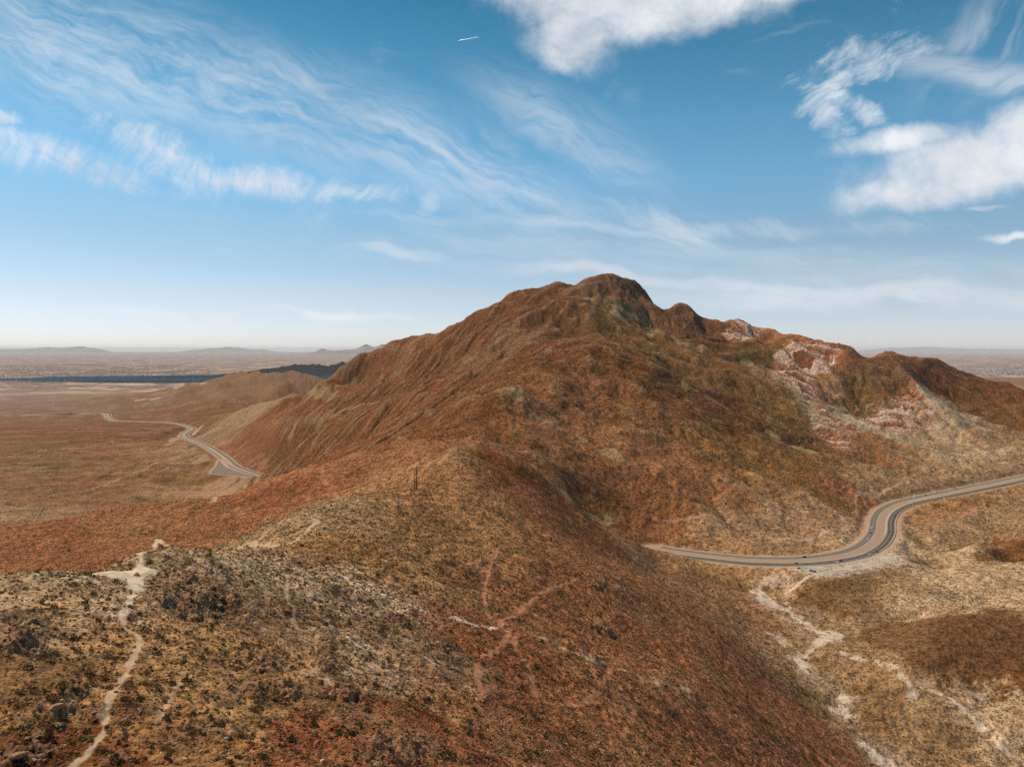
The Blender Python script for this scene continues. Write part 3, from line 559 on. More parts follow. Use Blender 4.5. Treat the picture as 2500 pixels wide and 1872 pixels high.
# crags on the near hill
crag = np.zeros_like(FX)
for px, py, r, h in [(x / 2.458, 1250 + y / 2.458, r, h) for x, y, r, h in ((170,650,5,2.4),(120,760,4,1.8),(1310,520,7,3.2),(1190,400,4,2.2),(1100,560,4,2.4),(350,1190,3.2,2.6),(200,830,4,1.8),(460,1050,3.5,2.0),(1540,900,6,2.4),(1700,1090,5,2.6),(1430,1050,5,2.0),
        (1250,1290,4,2.0),(1720,590,5,2.4),(90,1480,3,2.0),(240,1450,3,1.8),(560,1200,2.5,1.4),(1990,470,5,2.2),(2070,1110,5,2.4),(1330,1130,4,1.5),(700,1480,2,1.2))] + [(800 + x / 2.458, 1250 + y / 2.458, r, h) for x, y, r, h in
        ((420,660,7,4.0),(270,700,4,2.2),(700,800,4,2),(1630,690,8,4),(1620,420,9,3),(1260,1110,3,1.5),(120,1110,5,2.2),(400,1450,5,2.4),(0,920,5,2.6),(30,640,5,2.6),(1600,880,7,2.6),(560,1400,5,2),(260,1500,4,2))]:
    X0, Y0, _z = hit(px, py); m = (np.abs(FX - X0) < 3 * r) & (np.abs(FY - Y0) < 3 * r)
    q = np.exp(-((FX[m] - X0) ** 2 + (FY[m] - Y0) ** 2) / (r * r)) * (1 + .8 * fbm(FX[m], FY[m], r * .9, 3, .6, 76))
    crag[m] = np.maximum(crag[m], np.clip(q, 0, 1)); 
    FZ[m] += h * .55 * sstep(q, .1, .75) * (1 + .25 * fbm(FX[m], FY[m], 2.6, 2, .5, 77))
lerp(sstep(crag, .3, .6), (.19,.105,.062), .7)
# keep the ground level under the roads
for P in (RR, RL):
    x0, x1, y0, y1 = P[:, 0].min() - 60, P[:, 0].max() + 60, P[:, 1].min() - 60, P[:, 1].max() + 60
    m = (FX > x0) & (FX < x1) & (FY > y0) & (FY < y1)
    d, s = seg_dist(FX[m], FY[m], P[:, :2]); L = np.concatenate([[0], np.cumsum(np.hypot(*np.diff(P[:, :2], axis=0).T))])
    zr = np.interp(s, L, P[:, 2]); k = 1 - sstep(d, 25, 38); FZ[m] = FZ[m] * (1 - k) + (zr - .7) * k
    k = (1 - sstep(d, 22, 30 + 6 * fbm(FX[m], FY[m], 25, 3, .6, 78)))[:, None] * .8; COL[m] = COL[m] * (1 - k) + np.array((.40, .27, .19)) * k
    BARE[m] = np.maximum(BARE[m], 1 - sstep(d, 24, 27))
PARK_R = [(1945,1383),(1985,1383.5),(2060,1380.5),(2110,1371),(2150,1358),(2174,1349),(2182,1360),(2206,1370),(2150,1379),(2100,1390),(2066,1397),(2030,1404),(1995,1405),(1975,1397),(1950,1389)]
PARK_L = [(535,1122),(541,1131),(552,1140),(570,1147),(596,1156),(625,1166),(596,1162),(560,1159),(515,1155),(517,1149),(528,1138)]
for pk, z_ in ((PARK_R, -271.), (PARK_L, -433.)):
    Q = [ (lambda u, t: (u * z_ / t, z_ / t))(*ray(a, b)) for a, b in pk]; Qa = np.array(Q)
    m = (FX > Qa[:, 0].min() - 60) & (FX < Qa[:, 0].max() + 60) & (FY > Qa[:, 1].min() - 80) & (FY < Qa[:, 1].max() + 60); xs, ys = FX[m], FY[m]; r = np.zeros(xs.shape, bool)
    for i in range(len(Qa)):
        x1, y1 = Qa[i]; x2, y2 = Qa[i - 1]; r ^= ((y1 > ys) != (y2 > ys)) & (xs < (x2 - x1) * (ys - y1) / (y2 - y1 + 1e-9) + x1)
    d, _ = seg_dist(xs, ys, np.vstack([Qa, Qa[:1]])); d = np.where(r, 0, d); k = 1 - sstep(d, 4, 50)
    z0 = FZ[m]; FZ[m] = z0 * (1 - k) + (z_ - .32) * k
    k = (1 - sstep(d, 3, 14))[:, None] * .7; COL[m] = COL[m] * (1 - k) + np.array((.44, .33, .25)) * k
COL = np.clip(COL, .01, .9)

def mesh_from(name, V, F, mat=None, smooth=False):
    me = bpy.data.meshes.new(name); V = np.asarray(V, np.float32); F = np.asarray(F, np.int32)
    me.vertices.add(len(V)); me.vertices.foreach_set('co', V.ravel()); k = F.shape[1]
    me.loops.add(F.size); me.loops.foreach_set('vertex_index', F.ravel())
    me.polygons.add(len(F)); me.polygons.foreach_set('loop_start', np.arange(0, F.size, k, dtype=np.int32))
    me.polygons.foreach_set('use_smooth', np.full(len(F), smooth)); me.update(calc_edges=True)
    if mat: me.materials.append(mat)
    return me
def link(name, me, parent=None, loc=None):
    o = bpy.data.objects.new(name, me); C.objects.link(o)
    if parent is not None: o.parent = parent
    if loc is not None: o.location = loc
    return o
def tag(o, label=None, cat=None, group=None, kind=None):
    if label: o['label'] = label
    if cat: o['category'] = cat
    if group: o['group'] = group
    if kind: o['kind'] = kind
    return o

def ground_mat():
    m = bpy.data.materials.new('desert_ground'); m.use_nodes = True; T = NT(m.node_tree); n, l = T.n, T.l
    bs = n['Principled BSDF']; bs.inputs['Roughness'].default_value = .95; bs.inputs['Specular IOR Level'].default_value = .08
    at = n.new('ShaderNodeAttribute'); at.attribute_name = 'soil'; base = at.outputs['Color']
    ab = n.new('ShaderNodeAttribute'); ab.attribute_name = 'mask'; bare, dist, pl = T.sep(ab.outputs['Vector'])
    geo = n.new('ShaderNodeNewGeometry'); pos = geo.outputs['Position']
    flat = T.vm('MULTIPLY', pos, (1, 1, .6))
    # stones and tufts in three sizes, each fading out with the size of its own detail
    s1 = T.noise(flat, 1.9, 5, .72); s2 = T.noise(flat, .48, 4, .7); s3 = T.noise(flat, .16, 4, .7)
    v = T.m('ADD', T.m('ADD', T.m('MULTIPLY', s1, .5), T.m('MULTIPLY', s2, .5)), T.m('MULTIPLY', s3, .5))
    keep = T.m('SUBTRACT', 1.0, T.m('MULTIPLY', bare, .8))
    f = T.ss(v, .60, .90, .22, 1.95)
    f = T.m('ADD', T.m('MULTIPLY', T.m('SUBTRACT', f, 1.0), keep), 1.0)
    c = T.mix(1.0, base, T.comb(f, f, f), 'MULTIPLY')
    # brush: dark olive plants from a cell pattern (far slopes where no plant is modelled)
    vo = T.voro(flat, .34); vc = T.voro(flat, .34, 'Color')
    far = T.ss(dist, .15, .35)
    plant = T.m('MULTIPLY', T.m('MULTIPLY', T.ss(vo, .36, .24), T.ss(T.sep(vc)[0], .35, .5)), T.m('MULTIPLY', T.m('MULTIPLY', far, keep), .85))
    c = T.mix(plant, c, (.055, .048, .020, 1))
    lo = T.m('MULTIPLY', T.m('MULTIPLY', T.ss(T.voro(flat, .27), .30, .2), T.ss(T.sep(T.voro(flat, .27, 'Color'))[1], .72, .85)), T.m('MULTIPLY', T.m('MULTIPLY', far, keep), .8))
    c = T.mix(lo, c, (.46, .36, .20, 1))
    # far plain: fields, bare lots, scrub belts
    pn = T.noise(T.vm('MULTIPLY', pos, (1, 1, 0)), .0011, 8, .68); pn2 = T.noise(T.vm('MULTIPLY', pos, (1, 1, 0)), .006, 5, .7)
    pc = T.mix(T.ss(pn, .47, .60), (.17, .105, .075, 1), (.46, .31, .235, 1)); pc = T.mix(T.m('MULTIPLY', T.ss(pn2, .52, .66), .8), pc, (.56, .44, .36, 1)); pc = T.mix(T.m('MULTIPLY', T.ss(pn2, .45, .34), .8), pc, (.09, .07, .05, 1))
    c = T.mix(pl, c, pc)
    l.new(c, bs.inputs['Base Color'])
    bp = n.new('ShaderNodeBump'); T.l.new(T.m('MULTIPLY', keep, .9), bp.inputs['Strength']); bp.inputs['Distance'].default_value = 1.0
    h = T.m('ADD', T.m('MULTIPLY', s1, .35), T.m('MULTIPLY', s2, .9)); h = T.m('ADD', h, T.m('MULTIPLY', s3, 2.2)); h = T.m('MULTIPLY', h, .8)
    l.new(h, bp.inputs['Height']); l.new(bp.outputs[0], bs.inputs['Normal'])
    return m
GM = ground_mat()
V = np.stack([FX, FY, FZ + ZC], -1).reshape(-1, 3)
ii = (np.arange(NY - 1)[:, None] * NU + np.arange(NU - 1)[None, :]).ravel()
F = np.stack([ii, ii + 1, ii + 1 + NU, ii + NU], -1)
gme = mesh_from('ground', V, F, GM, True)
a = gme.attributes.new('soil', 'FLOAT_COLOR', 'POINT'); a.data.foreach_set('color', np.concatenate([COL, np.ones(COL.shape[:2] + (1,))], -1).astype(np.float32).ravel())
a = gme.attributes.new('mask', 'FLOAT_VECTOR', 'POINT'); a.data.foreach_set('vector', np.stack([BARE, np.clip(FY / 4000, 0, 1), plain], -1).astype(np.float32).ravel())
tag(link('ground', gme), 'desert ground with red and brown mountain, spurs and valleys', kind='structure')
T_FIN = FZ / FY
def gz(X, Y):                            # height of the finished sheet
    j = np.clip(np.interp(X / Y, uu, np.arange(NU)), 0, NU - 1.001); i = np.clip(np.interp(np.log(Y), np.log(yy), np.arange(NY)), 0, NY - 1.001)
    return bil(FZ, j, i)
def hitf(px, py):                        # photo direction against the finished sheet
    u, t = ray(px, py); j = np.clip(np.searchsorted(uu, u), 1, NU - 1); a = (u - uu[j-1]) / (uu[j] - uu[j-1])
    col = T_FIN[:, j-1] * (1 - a) + T_FIN[:, j] * a; k = int(np.argmax(col >= t)) if (col >= t).any() else NY - 1
    return u * yy[k], yy[k], t * yy[k]

# ------------------------------------------------------------------ simple materials
def mat(name, col, rough=.8, spec=.2, metal=0., var=0., vscale=8., bump=0., rnd=0.):
    m = bpy.data.materials.new(name); m.use_nodes = True; T = NT(m.node_tree); bs = T.n['Principled BSDF']
    bs.inputs['Roughness'].default_value = rough; bs.inputs['Specular IOR Level'].default_value = spec; bs.inputs['Metallic'].default_value = metal
    tc = T.n.new('ShaderNodeTexCoord').outputs['Object']; nz = T.noise(tc, vscale, 4, .65)
    f = T.ss(nz, .3, .7, 1 - var, 1 + var)
    if rnd:
        oi = T.n.new('ShaderNodeObjectInfo'); f = T.m('MULTIPLY', f, T.ss(oi.outputs['Random'], 0., 1., 1 - rnd, 1 + rnd))
    T.l.new(T.mix(1.0, (*col, 1), T.comb(f, f, f), 'MULTIPLY'), bs.inputs['Base Color'])
    if bump:
        b = T.n.new('ShaderNodeBump'); b.inputs['Strength'].default_value = bump; T.l.new(nz, b.inputs['Height']); T.l.new(b.outputs[0], bs.inputs['Normal'])
    return m
# ------------------------------------------------------------------ roads
def road_mat():
    m = bpy.data.materials.new('road_surface'); m.use_nodes = True; T = NT(m.node_tree); bs = T.n['Principled BSDF']; bs.inputs['Roughness'].default_value = .85; bs.inputs['Specular IOR Level'].default_value = .2
    at = T.n.new('ShaderNodeAttribute'); at.attribute_name = 'across'; s, o, _ = T.sep(at.outputs['Vector'])
    p = T.comb(T.m('MULTIPLY', s, .012), T.m('MULTIPLY', o, .35), 0.)
    wear = T.noise(p, 3.0, 5, .7); pos = T.n.new('ShaderNodeNewGeometry').outputs['Position']; gr = T.noise(pos, .9, 4, .7)
    o2 = T.m('ADD', o, T.m('MULTIPLY', T.m('SUBTRACT', wear, .5), 1.2))
    def band(a, b, e): return T.m('MULTIPLY', T.ss(o2, a - e, a + e), T.ss(o2, b + e, b - e))
    c = T.mix(T.ss(wear, .35, .7), (.29, .205, .145, 1), (.37, .265, .185, 1))
    c = T.mix(T.m('MULTIPLY', band(-16.8, -8.6, .5), .85), c, (.145, .125, .10, 1))
    c = T.mix(T.m('MULTIPLY', T.m('MAXIMUM', band(-15.2, -13.9, .4), band(-11.4, -9.9, .5)), .6), c, (.085, .075, .06, 1))
    c = T.mix(T.m('MULTIPLY', band(7.6, 16.8, .5), .9), c, (.12, .105, .08, 1))
    c = T.mix(T.m('MULTIPLY', T.m('MAXIMUM', band(12.6, 16.2, .5), band(8.4, 10.3, .5)), .72), c, (.055, .050, .040, 1))
    c = T.mix(T.m('MULTIPLY', T.m('MULTIPLY', band(-5.5, 4.5, 1.2), T.ss(wear, .5, .62)), .5), c, (.27, .15, .105, 1))
    c = T.mix(T.m('MAXIMUM', T.ss(o, -18.2, -18.5), T.ss(o, 18.0, 18.4)), c, (.50, .42, .34, 1))
    f = T.ss(gr, .3, .7, .86, 1.14); c = T.mix(1.0, c, T.comb(f, f, f), 'MULTIPLY'); T.l.new(c, bs.inputs['Base Color']); return m
RM = road_mat(); LINE = mat('line_paint', (.70, .62, .48), .7, .2, var=.12, vscale=.2)
def frames(P):
    P = np.asarray(P); T = np.gradient(P, axis=0); T[:, 2] *= 1; n = np.hypot(T[:, 0], T[:, 1]); N = np.stack([T[:, 1] / n, -T[:, 0] / n], -1)
    L = np.concatenate([[0], np.cumsum(np.hypot(*np.diff(P[:, :2], axis=0).T))]); return P, N, L
def resample(P, step):
    P = np.asarray(P); L = np.concatenate([[0], np.cumsum(np.hypot(*np.diff(P[:, :2], axis=0).T))]); q = np.arange(0, L[-1], step)
    Q = np.stack([np.interp(q, L, P[:, k]) for k in range(3)], -1)
    for _ in range(3): Q[1:-1] = (Q[:-2] + Q[2:] + 2 * Q[1:-1]) / 4
    return Q
RRs, RLs = resample(RR, 8.0), resample(RL, 12.0)
def ribbon(name, P, offs, dz, m, attr=False):
    P, N, L = frames(P); V = []; A = []
    for i in range(len(P)):
        for o, h in offs: V.append((P[i, 0] + N[i, 0] * o, P[i, 1] + N[i, 1] * o, P[i, 2] + ZC + h + dz)); A.append((L[i], o, 0))
    k = len(offs); F = [(i * k + j, i * k + j + 1, (i + 1) * k + j + 1, (i + 1) * k + j) for i in range(len(P) - 1) for j in range(k - 1)]
    me = mesh_from(name, V, F, m)
    if attr: a = me.attributes.new('across', 'FLOAT_VECTOR', 'POINT'); a.data.foreach_set('vector', np.array(A, np.float32).ravel())
    return me
OFF = [(-19.2, -1.6), (-19.0, .25), (-18.5, .25), (-18.4, 0)] + [(o, 0) for o in np.linspace(-17, 17, 18)] + [(18.0, 0), (18.1, .45), (18.6, .45), (18.9, -1.6)]
for nm, P in (('mountain_road', RRs), ('desert_road', RLs)):
    tag(link(nm, ribbon(nm, P, OFF, 0, RM, True)), kind='structure')
def strip(P, o, w, a=0., b=1., dash=None):
    P, N, L = frames(P); V = []; F = []; n0 = int(a * (len(P) - 1)); n1 = int(b * (len(P) - 1))
    for i in range(n0, n1):
        if dash and (i - n0) % dash[0] >= dash[1]: continue
        b0 = len(V)
        for j in (i, i + 1):
            for q in (o - w / 2, o + w / 2): V.append((P[j, 0] + N[j, 0] * q, P[j, 1] + N[j, 1] * q, P[j, 2] + ZC + .05))
        F.append((b0, b0 + 1, b0 + 3, b0 + 2))
    return V, F
def strips(name, S):
    V, F = [], []
    for v, f in S: F += [tuple(x + len(V) for x in q) for q in f]; V += v
    tag(link(name, mesh_from(name, V, F, LINE)), kind='structure')
strips('road_markings', [strip(RRs, 6.9, .65, 0, .22), strip(RRs, 5.2, .65, .30, .50), strip(RRs, 4.4, .65, .50, .57, (3, 2)), strip(RRs, -1.5, .35, .5, .64), strip(RRs, 6.7, .65, .56, 1.), strip(RRs, -8.0, .65, .62, 1.), strip(RRs, -7.4, .3, 0, .3, (3, 1)), strip(RRs, 12.0, .2, 0, 1, (2, 1)), strip(RRs, -12.6, .2, 0, 1, (2, 1)),
                         strip(RLs, -4.0, .7, .08, .16), strip(RLs, 2.5, .7, .10, .20), strip(RLs, -7.6, .7, .16, .36), strip(RLs, 6.0, .5, .2, .5)])
def sheet(name, pix, z, m, dz):
    V = []
    for px, py in pix: u, t = ray(px, py); Y = z / t; V.append((u * Y, Y, z + ZC + dz))
    bm = bmesh.new(); f = bm.faces.new([bm.verts.new(v) for v in V]); f.normal_update()
    if f.normal.z < 0: f.normal_flip()
    r = bmesh.ops.extrude_face_region(bm, geom=[f]); bmesh.ops.translate(bm, vec=(0, 0, -1.2), verts=[v for v in r['geom'] if isinstance(v, bmesh.types.BMVert)])
    bmesh.ops.recalc_face_normals(bm, faces=bm.faces); bmesh.ops.triangulate(bm, faces=bm.faces)
    me = bpy.data.meshes.new(name); bm.to_mesh(me); bm.free(); me.materials.append(m); tag(link(name, me), kind='structure')
sheet('gravel_pullout', PARK_R, -271, mat('pullout_gravel', (.43, .35, .28), .9, .1, var=.22, vscale=.06), -.12)
sheet('parking_lot', PARK_L, -433, mat('parking_asphalt', (.20, .155, .115), .9, .1, var=.15, vscale=.05), -.12)

# ------------------------------------------------------------------ cars
PAINT = {'white': (.78, .78, .76), 'black': (.012, .012, .014), 'silver': (.42, .43, .44), 'grey': (.10, .11, .12), 'red': (.28, .02, .02), 'green': (.05, .35, .12), 'blue': (.03, .06, .18), 'tan': (.4, .33, .24)}
PM = {k: mat('paint_' + k, v, .3, .5, var=.03) for k, v in PAINT.items()}
GLASS = mat('car_glass', (.012, .015, .018), .08, .6); TYRE = mat('tyre_rubber', (.02, .02, .02), .8, .2); RIM = mat('wheel_rim', (.45, .45, .46), .35, .5, .6)
LAMP = mat('lamp_glass', (.6, .6, .55), .2, .5); TAIL = mat('tail_lamp', (.30, .02, .015), .3, .5)
def prism(prof, half, top_in=0., zin=None):       # side outline (x, z) given width; upper points drawn in
    bm = bmesh.new(); L_, R_ = [], []
    for x, z in prof:
        w = half - (top_in if zin is not None and z > zin else 0)
        L_.append(bm.verts.new((x, w, z))); R_.append(bm.verts.new((x, -w, z)))
    n = len(prof); bm.faces.new(L_); bm.faces.new(R_[::-1])
    for i in range(n): bm.faces.new((L_[i], R_[i], R_[(i + 1) % n], L_[(i + 1) % n]))
    bmesh.ops.recalc_face_normals(bm, faces=bm.faces); return bm
def fin(bm, name, m, bevel=0., smooth=False):
    if bevel: bmesh.ops.bevel(bm, geom=[e for e in bm.edges if e.calc_length() > bevel * 2.5], offset=bevel, segments=2, affect='EDGES', clamp_overlap=True)
    me = bpy.data.meshes.new(name); bm.to_mesh(me); bm.free(); me.materials.append(m)
    if smooth: me.polygons.foreach_set('use_smooth', [True] * len(me.polygons))
    return me
def cyl(r1, r2, h, seg=14, axis='Y'):
    bm = bmesh.new(); bmesh.ops.create_cone(bm, cap_ends=True, segments=seg, radius1=r1, radius2=r2, depth=h)
    if axis == 'Y': bmesh.ops.rotate(bm, verts=bm.verts, matrix=__import__('mathutils').Matrix.Rotation(math.pi / 2, 3, 'X'))
    return bm
def bx(sx, sy, sz, c=(0, 0, 0)):
    bm = bmesh.new(); bmesh.ops.create_cube(bm, size=1); bmesh.ops.scale(bm, vec=(sx, sy, sz), verts=bm.verts); bmesh.ops.translate(bm, vec=c, verts=bm.verts); return bm
BODY = {'sedan': ([(-2.35,.3),(-2.38,.75),(-2.2,.98),(-1.55,1.02),(1.0,1.0),(2.15,.85),(2.38,.62),(2.36,.3)], [(-1.75,1.0),(-1.05,1.42),(.35,1.45),(1.15,1.0)]),
        'suv': ([(-2.35,.4),(-2.4,1.05),(1.1,1.12),(2.2,1.0),(2.4,.72),(2.38,.4)], [(-2.3,1.05),(-2.05,1.75),(.35,1.78),(1.15,1.1)]),
        'pickup': ([(-2.8,.45),(-2.82,1.1),(-.75,1.1),(1.4,1.15),(2.6,1.05),(2.8,.7),(2.78,.45)], [(-.8,1.1),(-.65,1.82),(.7,1.84),(1.4,1.14)]),
        'van': ([(-2.6,.4),(-2.62,1.2),(1.9,1.2),(2.5,1.0),(2.6,.7),(2.58,.4)], [(-2.58,1.18),(-2.5,2.0),(1.1,2.02),(1.95,1.18)])}
_cm = {}
for st, (pr, cab) in BODY.items():
    b = {c: fin(prism(pr, .92), 'body', PM[c], .06) for c in PAINT}
    roof = {c: fin(prism([(cab[1][0] - .02, cab[1][1] - .03), (cab[1][0] + .04, cab[1][1] + .05), (cab[2][0] - .04, cab[2][1] + .05), (cab[2][0] + .02, cab[2][1] - .03)], .70), 'roof', PM[c], .02) for c in PAINT}
    _cm[st] = (b, fin(prism(cab, .86, .16, cab[0][1] + .2), 'windows', GLASS, .03), roof)
WH = (fin(cyl(.34, .34, .22, 18), 'tyre', TYRE, .02), fin(cyl(.2, .2, .24, 14), 'rim', RIM))
HL = fin(bx(.08, .34, .16), 'headlight', LAMP, .02); TL = fin(bx(.08, .3, .2), 'taillight', TAIL, .02)
def car(st, colr, X, Y, z, ang, label, group, name='car'):
    e = link(name, None, loc=(X, Y, z + ZC)); e.rotation_euler = (0, 0, ang); e.empty_display_size = 1
    tag(e, label, {'pickup': 'pickup truck', 'van': 'van'}.get(st, 'car'), group)
    b, g, rf = _cm[st]; link('body', b[colr], e); link('windows', g, e); link('roof', rf[colr], e)
    f = BODY[st][0]; xf, xr = f[-1][0], f[0][0]
    for sx in (xr + .95, xf - .9):
        for sy in (.80, -.80): w = link('wheel', WH[0], e, (sx, sy, .34)); link('rim', WH[1], w)
    for sy in (.66, -.66): link('headlight', HL, e, (xf + .0, sy, .68)); link('taillight', TL, e, (xr + .0, sy, .8))
    return e
def tangent(P, X, Y):
    k = int(np.argmin(np.hypot(P[:, 0] - X, P[:, 1] - Y))); k = min(max(k, 1), len(P) - 2); d = P[k + 1] - P[k - 1]; return math.atan2(d[1], d[0]), P[k, 2]
def pix_on(px, py, z): u, t = ray(px, py); Y = z / t; return u * Y, Y
NR = 'cars driving the mountain road'; NL = 'cars driving the far desert road'
for px, py, st, cl, di, lb in ((c5((780,556))[0] + ('suv', 'black', 0, 'black car on the far lanes of the road straight, first from the left')),
    (c5((740,589))[0] + ('sedan', 'grey', 1, 'grey car on the near lanes just above the parked cars')), (c5((957,583))[0] + ('sedan', 'white', 1, 'white car on the near lanes above the gravel pull-off, close behind a dark car')),
    (c5((973,577))[0] + ('suv', 'black', 1, 'dark car overtaking beside a white car above the gravel pull-off')), (c5((1124,545))[0] + ('suv', 'white', 1, 'white car on the near lanes at the start of the road bend')),
    (c5((1162,530))[0] + ('suv', 'black', 1, 'black car ahead of a white one entering the road bend')), (c5((1113,463))[0] + ('pickup', 'white', 0, 'white pickup on the outer lanes low in the road bend')),
    (c5((1127,430))[0] + ('sedan', 'black', 0, 'black car between two white ones on the outer lanes of the bend')), (c5((1132,405))[0] + ('suv', 'white', 0, 'white car high on the outer lanes of the bend, above a black one')),
    (c5((1225,423))[0] + ('sedan', 'grey', 1, 'grey car on the inner lanes in the middle of the bend')), (c5((1252,343))[0] + ('suv', 'black', 1, 'black car on the inner lanes where the bend straightens')),
    (c5((1352,290))[0] + ('van', 'white', 1, 'white van on the near lanes just after the bend')), (c5((1512,248))[0] + ('suv', 'white', 1, 'white car on the near lanes above the red cut bank')),
    (c5((1358,243))[0] + ('sedan', 'white', 0, 'white car on the far lanes, first after the bend')), (c5((1415,233))[0] + ('suv', 'black', 0, 'black car on the far lanes between white cars after the bend')),
    (c5((1437,228))[0] + ('sedan', 'silver', 0, 'silver car on the far lanes right behind a black one')), (c5((1469,217))[0] + ('suv', 'white', 0, 'white car on the far lanes, last of the row after the bend')),
    (c5((1575,200))[0] + ('sedan', 'black', 0, 'black car alone on the far lanes of the right hand straight')), (c5((1820,181))[0] + ('suv', 'blue', 1, 'dark blue car on the near lanes at the far right of the road'))):
    X, Y = pix_on(px, py, -270.6); a, z = tangent(RRs, X, Y); car(st, cl, X, Y, -270.98, a + (0 if di else math.pi), lb, NR)
for (px, py), st, cl, a, lb in ((c5((754,616))[0], 'suv', 'black', 2.5, 'black car parked at the left end of the gravel pull-off'), (c5((769,621))[0], 'pickup', 'white', 2.4, 'white pickup parked beside the leftmost black car'),
    (c5((801,628))[0], 'sedan', 'white', 2.3, 'white sedan parked in the middle of the pull-off row'), (c5((815,630))[0], 'suv', 'grey', 2.3, 'dark grey car parked right of the white sedan on the pull-off'), (c5((833,634))[0], 'suv', 'black', 2.2, 'black car parked at the right end of the pull-off row')):
    X, Y = pix_on(px, py, -270.7); car(st, cl, X, Y, -271.1, a, lb, 'cars parked on the gravel pull-off', 'parked_car')
for (px, py), st, cl, di, lb in ((c2((1940,925))[0], 'van', 'white', 1, 'white van on the far road next to the hillside edge'), (c2((1875,895))[0], 'suv', 'black', 1, 'dark car behind the white van on the far road'), (c2((1935,880))[0], 'sedan', 'white', 0, 'white car on the far side lanes nearest the red spur'),
    (c2((1697,771))[0], 'suv', 'white', 0, 'white car on the inner lanes of the far road above the car park'), (c2((1505,730))[0], 'suv', 'white', 1, 'white car on the dark outer lane just before the car park'), (c2((1575,640))[0], 'sedan', 'silver', 0, 'silver car on the inner lanes below the red cut'),
    (c2((1300,572))[0], 'sedan', 'white', 1, 'white car on the outer lane halfway down the far straight'), (c2((1240,548))[0], 'suv', 'black', 1, 'dark car on the far straight above a white one'), (c2((1150,388))[0], 'sedan', 'white', 1, 'white car in the upper loop of the far road'),
    (c2((1062,458))[0], 'van', 'green', 1, 'green van on the outer edge of the far road loop'), (c2((268,272))[0], 'van', 'white', 1, 'white van at the farthest bend of the desert road'), (c2((330,245))[0], 'suv', 'black', 0, 'dark car beside the farthest bend of the desert road')):
    X, Y = pix_on(px, py, -460. if px < 290 else (-442. if px < 480 else -434.)); a, z = tangent(RLs, X, Y); X, Y = pix_on(px, py, z + .6); car(st, cl, X, Y, z + .02, a + (0 if di else math.pi), lb, NL)
for (px, py), st, cl, a, lb in ((c2((1470,792))[0], 'suv', 'white', .1, 'white car at the top of the row in the far car park'), (c2((1435,812))[0], 'pickup', 'white', .1, 'white pickup second from the top in the far car park row'), (c2((1425,835))[0], 'van', 'white', .1, 'white van third from the top in the far car park row'),
    (c2((1425,852))[0], 'suv', 'silver', .1, 'silver car at the bottom of the far car park row'), (c2((1555,866))[0], 'van', 'white', -.1, 'white van parked along the lower edge of the far car park'), (c2((1622,877))[0], 'sedan', 'black', -.1, 'black car parked at the lower right edge of the far car park'), (c2((1590,822))[0], 'sedan', 'black', .5, 'black car alone on the upper side of the far car park')):
    X, Y = pix_on(px, py, -432.5); car(st, cl, X, Y, -433.1, a, lb, 'cars parked in the far car park', 'parked_car')

# ------------------------------------------------------------------ poles
DARK = mat('weathered_steel', (.030, .020, .018), .7, .3, var=.3, vscale=1.0); CER = mat('insulator_grey', (.12, .10, .10), .4, .5); CON = mat('pale_metal', (.5, .5, .48), .5, .5, .3)
def pole(px, py, H, r, label, arms):
    X, Y, z = hitf(px, py); e = link('utility_pole', None, loc=(X, Y, z + ZC - .4)); tag(e, label, 'utility pole', 'pair of poles on the ridge')
    b = cyl(r, r * .55, H, 12, 'Z'); bmesh.ops.translate(b, vec=(0, 0, H / 2), verts=b.verts); link('shaft', fin(b, 'shaft', DARK, smooth=True), e)
    b = cyl(r * 1.5, r * 1.3, .8, 12, 'Z'); bmesh.ops.translate(b, vec=(0, 0, .4), verts=b.verts); link('base', fin(b, 'base', DARK), e)
    for h, w in arms:
        a = link('crossarm', fin(bx(w, .22, .22), 'crossarm', DARK, .02), e, (w * .3, 0, H - h))
        b = cyl(.11, .14, .7, 8, 'Z'); link('insulator', fin(b, 'insulator', CER), a, (w * .46, 0, -.45))
pole(1012.7, 1197, 18.8, .38, 'dark slim pole, the left and lower of a pair on the ridge', ((1.2, 1.1), (4.0, 1.1)))
pole(1017.2, 1194, 20.2, .5, 'dark thicker pole, the right and taller of a pair on the ridge', ((1.0, 1.3), (3.6, 1.5), (6.2, 1.3)))
X, Y = pix_on(1930.5, 1379, -271); e = link('street_lamp', None, loc=(X, Y, ZC - 271)); tag(e, 'pale street lamp standing by the road above the parked cars', 'street lamp')
b = cyl(.14, .08, 10.5, 10, 'Z'); bmesh.ops.translate(b, vec=(0, 0, 5.25), verts=b.verts); link('post', fin(b, 'post', CON, smooth=True), e); link('arm', fin(bx(.1, 2.0, .1, (0, 1.0, 10.4)), 'arm', CON), e); link('lamp_head', fin(bx(.3, .8, .14, (0, 2.1, 10.36)), 'lamp_head', CON, .03), e)

